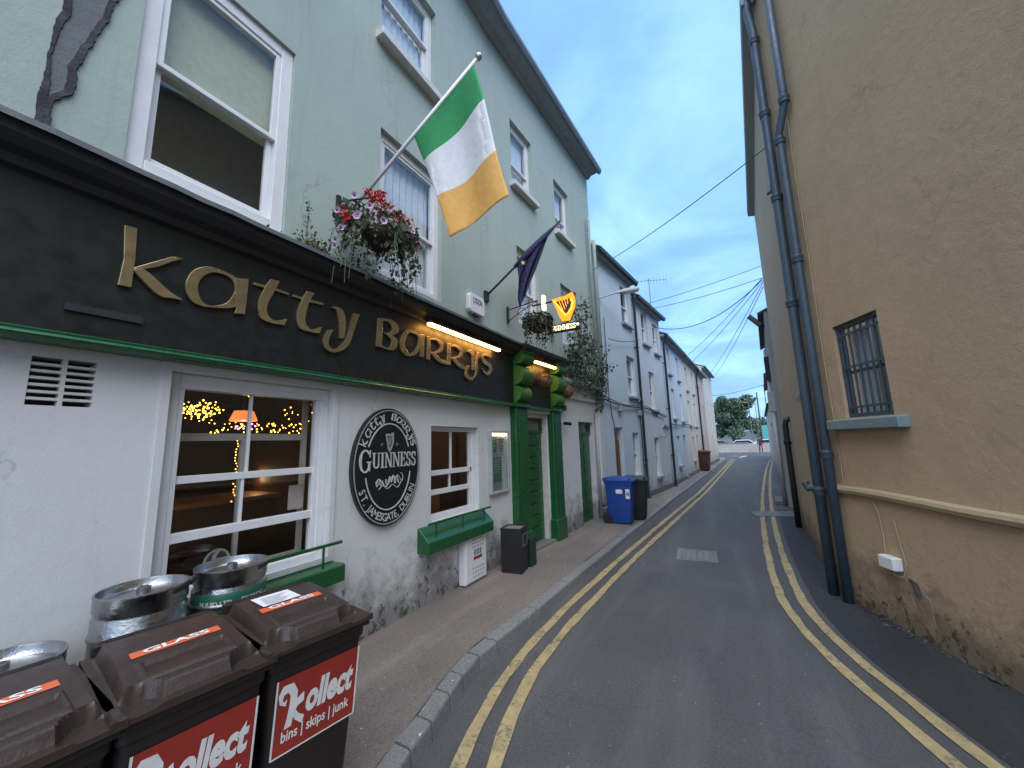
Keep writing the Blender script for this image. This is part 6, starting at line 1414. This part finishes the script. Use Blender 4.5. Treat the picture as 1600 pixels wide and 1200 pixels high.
# pale conduit, wire and junction box
wr = thing('wall_wire', FR(0.37, 0.02, 1.2), 'thin pale wire running up the ochre wall beside the rain pipe', 'wire')
MB().tube([FR(0.36 + 0.008 * math.sin(i), 0.012, 1.25 + i * 0.35) for i in range(17)], 0.006, 5).build('wire', M['ochre_trim'], wr)
jx = thing('junction_box', FR(0.93, 0.05, 0.55), 'white junction box with loose wires low on the ochre wall', 'junction box')
MB().box(0.80, 0.98, 0.0, 0.08, 0.545, 0.665, FR).build('case', M['upvc'], jx, bevel=0.012); MB().box(0.805, 0.975, 0.08, 0.092, 0.55, 0.66, FR).build('cover', M['upvc'], jx, bevel=0.006)
jw = MB(); jw.tube([FR(0.74, 0.012, 1.16), FR(0.80, 0.014, 1.05), FR(0.815, 0.014, 0.85), FR(0.83, 0.03, 0.68)], 0.006, 5); jw.tube([FR(0.88, 0.03, 0.545), FR(0.90, 0.03, 0.49), FR(0.99, 0.02, 0.50), FR(1.03, 0.012, 0.62), FR(0.99, 0.012, 0.85), FR(0.97, 0.012, 1.02)], 0.006, 5); jw.build('wires', M['ochre_trim'], jx)
tr_ = MB(); tr_.tube([FR(1.02, 0.012, 0.50), FR(1.06, 0.014, 0.46), FR(1.09, 0.012, 0.36)], 0.007, 5); tr_.tube([FR(1.03, 0.012, 0.50), FR(1.10, 0.014, 0.49), FR(1.13, 0.012, 0.37)], 0.007, 5); tr_.build('cut_cable_ends', M['cable'], jx)

# ---- houses further along on the right
FR3 = frame((1.24, 12.56), (1.66, 18.0), -1)
def right_house(name, F, s1, eave, mat, label, wins):
    p = F(0, 0, 0); t = thing(name, (p[0], p[1], 0), label, 'building', 'buildings along the right side'); mb = MB()
    wall_with_holes(mb, F, 0, s1, -0.05, eave, wins, 0.12)
    for s_ in (0, s1): mb.quad(F(s_, 0, -0.05), F(s_, -6, -0.05), F(s_, -6, eave), F(s_, 0, eave))
    mb.build('wall', mat, t)
    MB().prism([(0.15, eave), (-3, eave + 1.4), (-6.2, eave), (-6.2, eave - 0.06), (-3, eave + 1.33), (0.15, eave - 0.06)], lambda u, v, q: F(q, u, v), -0.02, s1 + 0.02).build('roof', M['slate'], t)
    for w in wins: window(t, F, *w, inset=0.05, fw=0.05, gl='glass_dark', room_depth=0.5, sill=(0.08, 0.07, 0.04), sillmat='soffit')
    return t
gh = right_house('grey_building', FR3, 5.4, 5.3, M['grey_render'], 'narrow grey building hung with pipes and cables past the ochre wall', [(2.0, 2.7, 2.9, 4.0)])
gp_ = MB()
for s_, zt, r_ in ((0.12, 2.45, 0.05), (0.5, 2.3, 0.03), (1.1, 3.8, 0.035), (2.0, 4.6, 0.03)): gp_.tube([FR3(s_, 0.07, 0.05), FR3(s_, 0.07, zt)], r_, 8)
gp_.build('white_conduit', M['grey_pipe'], gh, smooth=True)
MB().box(0.05, 0.35, 0.0, 0.16, 2.5, 3.05, FR3).build('meter_cabinet', M['grey_pipe'], gh, bevel=0.01)
MB().box(1.0, 1.5, 0.0, 0.12, 3.5, 4.2, FR3).build('shop_sign_box', M['iron'], gh, bevel=0.01)
MB().box(0.3, 1.3, 0.0, 0.28, 0.0, 0.10, FR3).build('door_step', M['cover_conc'], gh, bevel=0.01)
FR4 = frame((1.66, 18.02), (2.18, 25), -1); FR5 = frame((2.2, 25.05), (3.3, 42), -1)
right_house('white_building', FR4, 6.9, 4.3, M['row_white'], 'white building beyond the grey one on the right', [(1.2, 1.9, 2.4, 3.5), (4.2, 4.9, 2.4, 3.5)])
fcb = right_house('far_cream_building', FR5, 17.0, 3.6, M['row_cream'], 'low cream building at the far right end of the lane', [(3, 3.8, 1.2, 2.3), (9, 9.8, 1.2, 2.3)])
mm_ = MB(); mm_.tube([FR5(14.8, -0.1, 3.4), FR5(14.8, -0.1, 6.3)], 0.035, 6); mm_.tube([FR5(14.8, -0.1, 6.25), FR5(14.8, 0.25, 6.2)], 0.025, 6); mm_.build('cable_mast', M['iron'], fcb)
# flood light high on the grey building
fo = thing('flood_light', (1.15, 12.5, 5.1), 'small grey floodlight on an arm high on the grey building', 'floodlight')
MB().tube([FR3(0.1, 0.0, 4.9), FR3(0.1, 0.16, 5.0)], 0.02, 6).build('arm', M['iron'], fo); MB().tube([FR3(0.12, 0.12, 4.98), FR3(0.02, 0.36, 5.26)], 0.07, 10).build('lamp_head', M['steel_dull'], fo, smooth=40)

# ---- overhead cables
def sagging(label, a, b, sag, r_=0.009, n=20):
    a, b = Vector(a), Vector(b); pts = [a.lerp(b, i / n) + Vector((0, 0, -sag * 4 * (i / n) * (1 - i / n))) for i in range(n + 1)]
    mb = MB().tube(pts, r_, 5); m_ = a.lerp(b, 0.0)
    return tag(mb.build('overhead_cable', M['cable'], loc=tuple(m_)), label, 'cable', 'overhead cables')
HUB = (1.31, 12.42, 6.35)
sagging('lone cable from the pub end up to the ochre corner pipes', FB(4.4, 0.05, 6.25), FR(0.0, 0.12, 5.85), 0.10, 0.008)
sagging('upper of the cables from the terrace roof to the ochre eaves', F1(4.6, 0.1, 6.75), (HUB[0], HUB[1], 6.60), 0.05)
sagging('second of the cables from the terrace roof to the ochre wall', F1(4.2, 0.1, 6.4), (HUB[0], HUB[1], 6.25), 0.08)
sagging('thick slack cable drooping from the white house to the ochre wall', F1(5.2, 0.1, 6.0), (HUB[0], HUB[1], 6.2), 0.55, 0.013)
sagging('cable near the arm of the street light across to the ochre wall', F1(0.6, 0.1, 4.6), F1(3.2, 0.12, 5.1), 0.08, 0.012)
sagging('first long cable from ochre wall to the far terrace', (HUB[0], HUB[1], 6.25), F2(9.0, -0.5, 6.6), 0.15, 0.010)
sagging('second long cable from ochre wall to the far terrace', (HUB[0], HUB[1], 6.15), F2(9.6, -0.3, 6.3), 0.15, 0.010)
sagging('third long cable from ochre wall to the end house', (HUB[0], HUB[1], 6.1), F2(16.0, 0.0, 6.3), 0.2, 0.010)
sagging('fourth long cable from ochre wall to the end house', (HUB[0], HUB[1], 6.0), F2(17.5, 0.1, 6.2), 0.25, 0.010)

# ================================================================== QUAY AT THE END OF THE LANE
qw = thing('quay_wall', (0, 52, 0), 'low pale wall across the end of the lane', 'wall')
MB().box(-26, 2.1, 52.0, 52.4, -0.03, 1.10).build('wall', M['stone_wall'], qw); MB().box(-26, 2.14, 51.95, 52.45, 1.10, 1.20).build('coping', M['cover_conc'], qw)
MB().box(2.2, 9, 54.0, 54.3, -0.03, 1.0).build('wall', M['stone_wall'], qw)
fp2 = MB().box(-26, 12, 50.2, 52.0, -0.03, 0.10).build('far_pavement', M['concrete']); tag(fp2, kind='structure')
def car(x, y, rot, mat, label):
    cr, sr = math.cos(rot), math.sin(rot); T = lambda a, b, z: (x + a * cr - b * sr, y + a * sr + b * cr, z)
    t = thing('parked_car', (x, y, 0), label, 'car', 'cars parked behind the quay wall')
    side = [(-2.1, 0.35), (-2.1, 0.75), (-1.9, 0.95), (-0.9, 1.02), (-0.3, 1.42), (1.1, 1.46), (1.75, 1.05), (2.05, 0.95), (2.1, 0.4)]
    MB().prism(side, lambda u, v, w_: T(u, w_ * (1 if v < 1.0 else 0.86), v), -0.86, 0.86).build('body', mat, t, bevel=0.05)
    for s_ in (-1, 1):
        MB().prism([(-0.75, 1.03), (-0.25, 1.37), (1.05, 1.40), (1.5, 1.08)], lambda u, v, w_: T(u, s_ * w_, v), 0.78, 0.865).build('window', M['car_glass'], t)
        for wx in (-1.35, 1.35):
            wo = MB().tube([T(wx, s_ * 0.70, 0.32), T(wx, s_ * 0.90, 0.32)], 0.32, 18).build('wheel', M['rubber'], t); MB().tube([T(wx, s_ * 0.90, 0.32), T(wx, s_ * 0.915, 0.32)], 0.18, 12).build('rim', M['steel_dull'], wo)
car(-1.6, 55.0, 0.05, M['car_grey'], 'grey car parked behind the quay wall at the left'); car(1.2, 55.6, 0.0, M['car_white'], 'white car parked behind the quay wall under the tree'); car(3.9, 58.5, 0.1, M['car_white'], 'white car parked behind the wall at the right end')
car(-5.5, 56.5, 0.0, M['car_white'], 'white car parked far left behind the quay wall')
# street tree
def tree(x, y, h, rad, n, label, seed, lsize=0.42):
    rg = random.Random(seed); t = thing('street_tree', (x, y, 0), label, 'tree', 'trees on the quay')
    br = MB(); br.tube([(x, y, 0), (x + 0.05, y, h * 0.22), (x, y, h * 0.45), (x + 0.1, y, h * 0.75)], [0.22, 0.17, 0.12, 0.04], 8)
    blobs = []
    for i in range(34):
        a = i * 2.4; q = rg.random(); e_ = Vector((x + rad * rg.uniform(0.3, 0.85) * math.cos(a), y + rad * rg.uniform(0.3, 0.85) * math.sin(a), h * rg.uniform(0.30, 0.86)))
        s_ = Vector((x, y, h * rg.uniform(0.2, 0.45))); br.tube([s_, s_.lerp(e_, 0.5) + Vector((0, 0, 0.2)), e_], [0.07, 0.045, 0.015], 5); blobs.append((e_, rad * rg.uniform(0.28, 0.48)))
    blobs.append((Vector((x, y, h * 0.6)), rad * 0.65))
    br.build('trunk', M['bark'], t)
    def gen():
        c, r_ = rg.choice(blobs); d = Vector((rg.gauss(0, 1), rg.gauss(0, 1), rg.gauss(0, 1))).normalized() * r_ * rg.random() ** 0.4
        return (c.x + d.x, c.y + d.y, c.z + d.z * 0.85)
    lf = MB(); leaf_cloud(lf, gen, n, lsize, rg, 1, 0.3); lf.build('crown', M['leaf_tree'], t, fix=False)
tree(0.75, 57.5, 7.9, 2.45, 20000, 'broad green street tree standing behind the quay wall', 6, 0.25)
tree(-5.5, 62, 8.0, 3.6, 2500, 'second green tree further left behind the end house', 7, 0.5)
tree(6.5, 80, 5.0, 3.0, 1500, 'small distant tree at the right beyond the wall', 8, 0.5)
# lamp posts and poles
def post(name, x, y, h, arm, label, mat='steel_dull', r_=0.07):
    t = thing(name, (x, y, 0), label, 'lamp post' if arm else 'pole', 'poles along the quay'); MB().tube([(x, y, 0), (x, y, h)], [r_, r_ * 0.6], 8).build('pole', M[mat], t)
    MB().lathe([(r_ * 1.8, 0), (r_ * 1.8, 0.25), (r_, 0.3)], (x, y, 0), 10).build('base', M[mat], t)
    if arm:
        MB().tube([(x, y, h), (x + arm * 0.8, y, h + 0.15)], 0.04, 6).build('arm', M[mat], t); MB().box(x + arm * 0.7, x + arm * 1.3, y - 0.12, y + 0.12, h + 0.1, h + 0.2).build('lamp_head', M[mat], t, bevel=0.03)
post('lamp_post', 2.75, 56, 6.0, -1.2, 'tall grey lamp post right of the quay tree'); post('lamp_post', 4.6, 75, 7.2, -1.6, 'distant lamp post with long arm beyond the wall')
post('utility_pole', 4.0, 60, 7.6, 0, 'dark utility pole at the right end of the quay', 'bark', 0.12); post('utility_pole', 3.3, 66, 4.0, 0, 'short grey post beyond the low wall')
sagging('cable across the quay from the dark pole', (4.0, 60, 6.9), (-9, 70, 7.6), 0.5, 0.02); sagging('short cable sagging from the far building on the right', FR5(14.8, 0.2, 6.2), (-6.0, 60, 8.2), 0.6, 0.02)
bb = thing('teal_hoarding', (5.0, 64, 0), 'small teal hoarding board beyond the low wall', 'hoarding')
MB().box(4.3, 5.4, 64, 64.08, 1.2, 3.3).build('board', M['teal'], bb, bevel=0.02)
for q in (4.5, 5.2): MB().box(q - 0.05, q + 0.05, 64.08, 64.16, 0, 3.2).build('post', M['bark'], bb)
# person walking at the corner
def person(x, y, label):
    t = thing('person', (x, y, 0.10), label, 'person'); pts = {'pel': (0, 0, .92), 'ch': (0.01, 0, 1.25), 'nk': (0.02, 0, 1.47), 'hd': (0.03, 0, 1.60), 'tp': (0.03, 0, 1.72), 'lh': (0.09, 0.02, .86), 'lk': (0.10, -0.16, .50), 'la': (0.11, -0.06, .08), 'lt': (0.11, -0.24, .04), 'rh': (-.09, 0, .86), 'rk': (-.10, -0.04, .48), 'ra': (-.11, 0.22, .12), 'rt': (-.11, 0.10, .03), 'ls': (.19, 0, 1.38), 'le': (.24, .07, 1.10), 'lw': (.22, -.04, .86), 'rs': (-.19, 0, 1.38), 're': (-.24, -.05, 1.1), 'rw': (-.22, -.18, .90)}
    rad = {'pel': .15, 'ch': .17, 'nk': .055, 'hd': .09, 'tp': .06, 'lh': .09, 'lk': .065, 'la': .045, 'lt': .035, 'rh': .09, 'rk': .065, 'ra': .045, 'rt': .035, 'ls': .07, 'le': .05, 'lw': .035, 'rs': .07, 're': .05, 'rw': .035}
    ed = [('pel', 'ch'), ('ch', 'nk'), ('nk', 'hd'), ('hd', 'tp'), ('pel', 'lh'), ('lh', 'lk'), ('lk', 'la'), ('la', 'lt'), ('pel', 'rh'), ('rh', 'rk'), ('rk', 'ra'), ('ra', 'rt'), ('ch', 'ls'), ('ls', 'le'), ('le', 'lw'), ('ch', 'rs'), ('rs', 're'), ('re', 'rw')]
    ks = list(pts); me = bpy.data.meshes.new('body'); me.from_pydata([pts[k] for k in ks], [(ks.index(a), ks.index(b)) for a, b in ed], [])
    o = bpy.data.objects.new('body', me); COL.objects.link(o); sk = o.modifiers.new('skin', 'SKIN')
    if not me.skin_vertices: me.attributes  # layer made with the modifier
    if not me.skin_vertices:
        bm = bmesh.new(); bm.from_mesh(me); bm.verts.layers.skin.verify(); bm.to_mesh(me); bm.free()
    for i, k in enumerate(ks): me.skin_vertices[0].data[i].radius = (rad[k], rad[k] * (0.75 if k in ('ch', 'pel') else 1))
    me.skin_vertices[0].data[0].use_root = True
    sb = o.modifiers.new('sub', 'SUBSURF'); sb.levels = 1; sb.render_levels = 1
    dg = bpy.context.evaluated_depsgraph_get(); me2 = bpy.data.meshes.new_from_object(o.evaluated_get(dg)); bpy.data.objects.remove(o)
    for m_ in ('coat', 'red_cloth', 'skin'): me2.materials.append(M[m_])
    for p in me2.polygons: p.material_index = 1 if p.center.z < 0.88 and abs(p.center.x) < 0.2 else (2 if p.center.z > 1.48 else 0); p.use_smooth = True
    o = bpy.data.objects.new('body', me2); COL.objects.link(o); o.parent = t
    hr = MB().ball((x + 0.03, y + 0.01, 0.10 + 1.68), 0.098, 10, 6).build('hair', M['bark'], t, smooth=True)
person(2.95, 47.6, 'person in dark top and red trousers walking at the end of the lane')
# far skyline across the river
fs_ = MB(); rg = random.Random(17); xs = [-260 + i * 9 for i in range(60)]
prev = None
for x_ in xs:
    h = 5 + 3 * math.sin(x_ * 0.02) + rg.uniform(-1.0, 1.5); cur = ((x_, 330 + 10 * math.sin(x_ * .05), -0.5), (x_, 330 + 10 * math.sin(x_ * .05), h), (x_, 390, h * 0.6))
    if prev: fs_.quad(prev[0], cur[0], cur[1], prev[1]); fs_.quad(prev[1], cur[1], cur[2], prev[2])
    prev = cur
tag(fs_.build('far_bank', M['hill']), kind='structure')
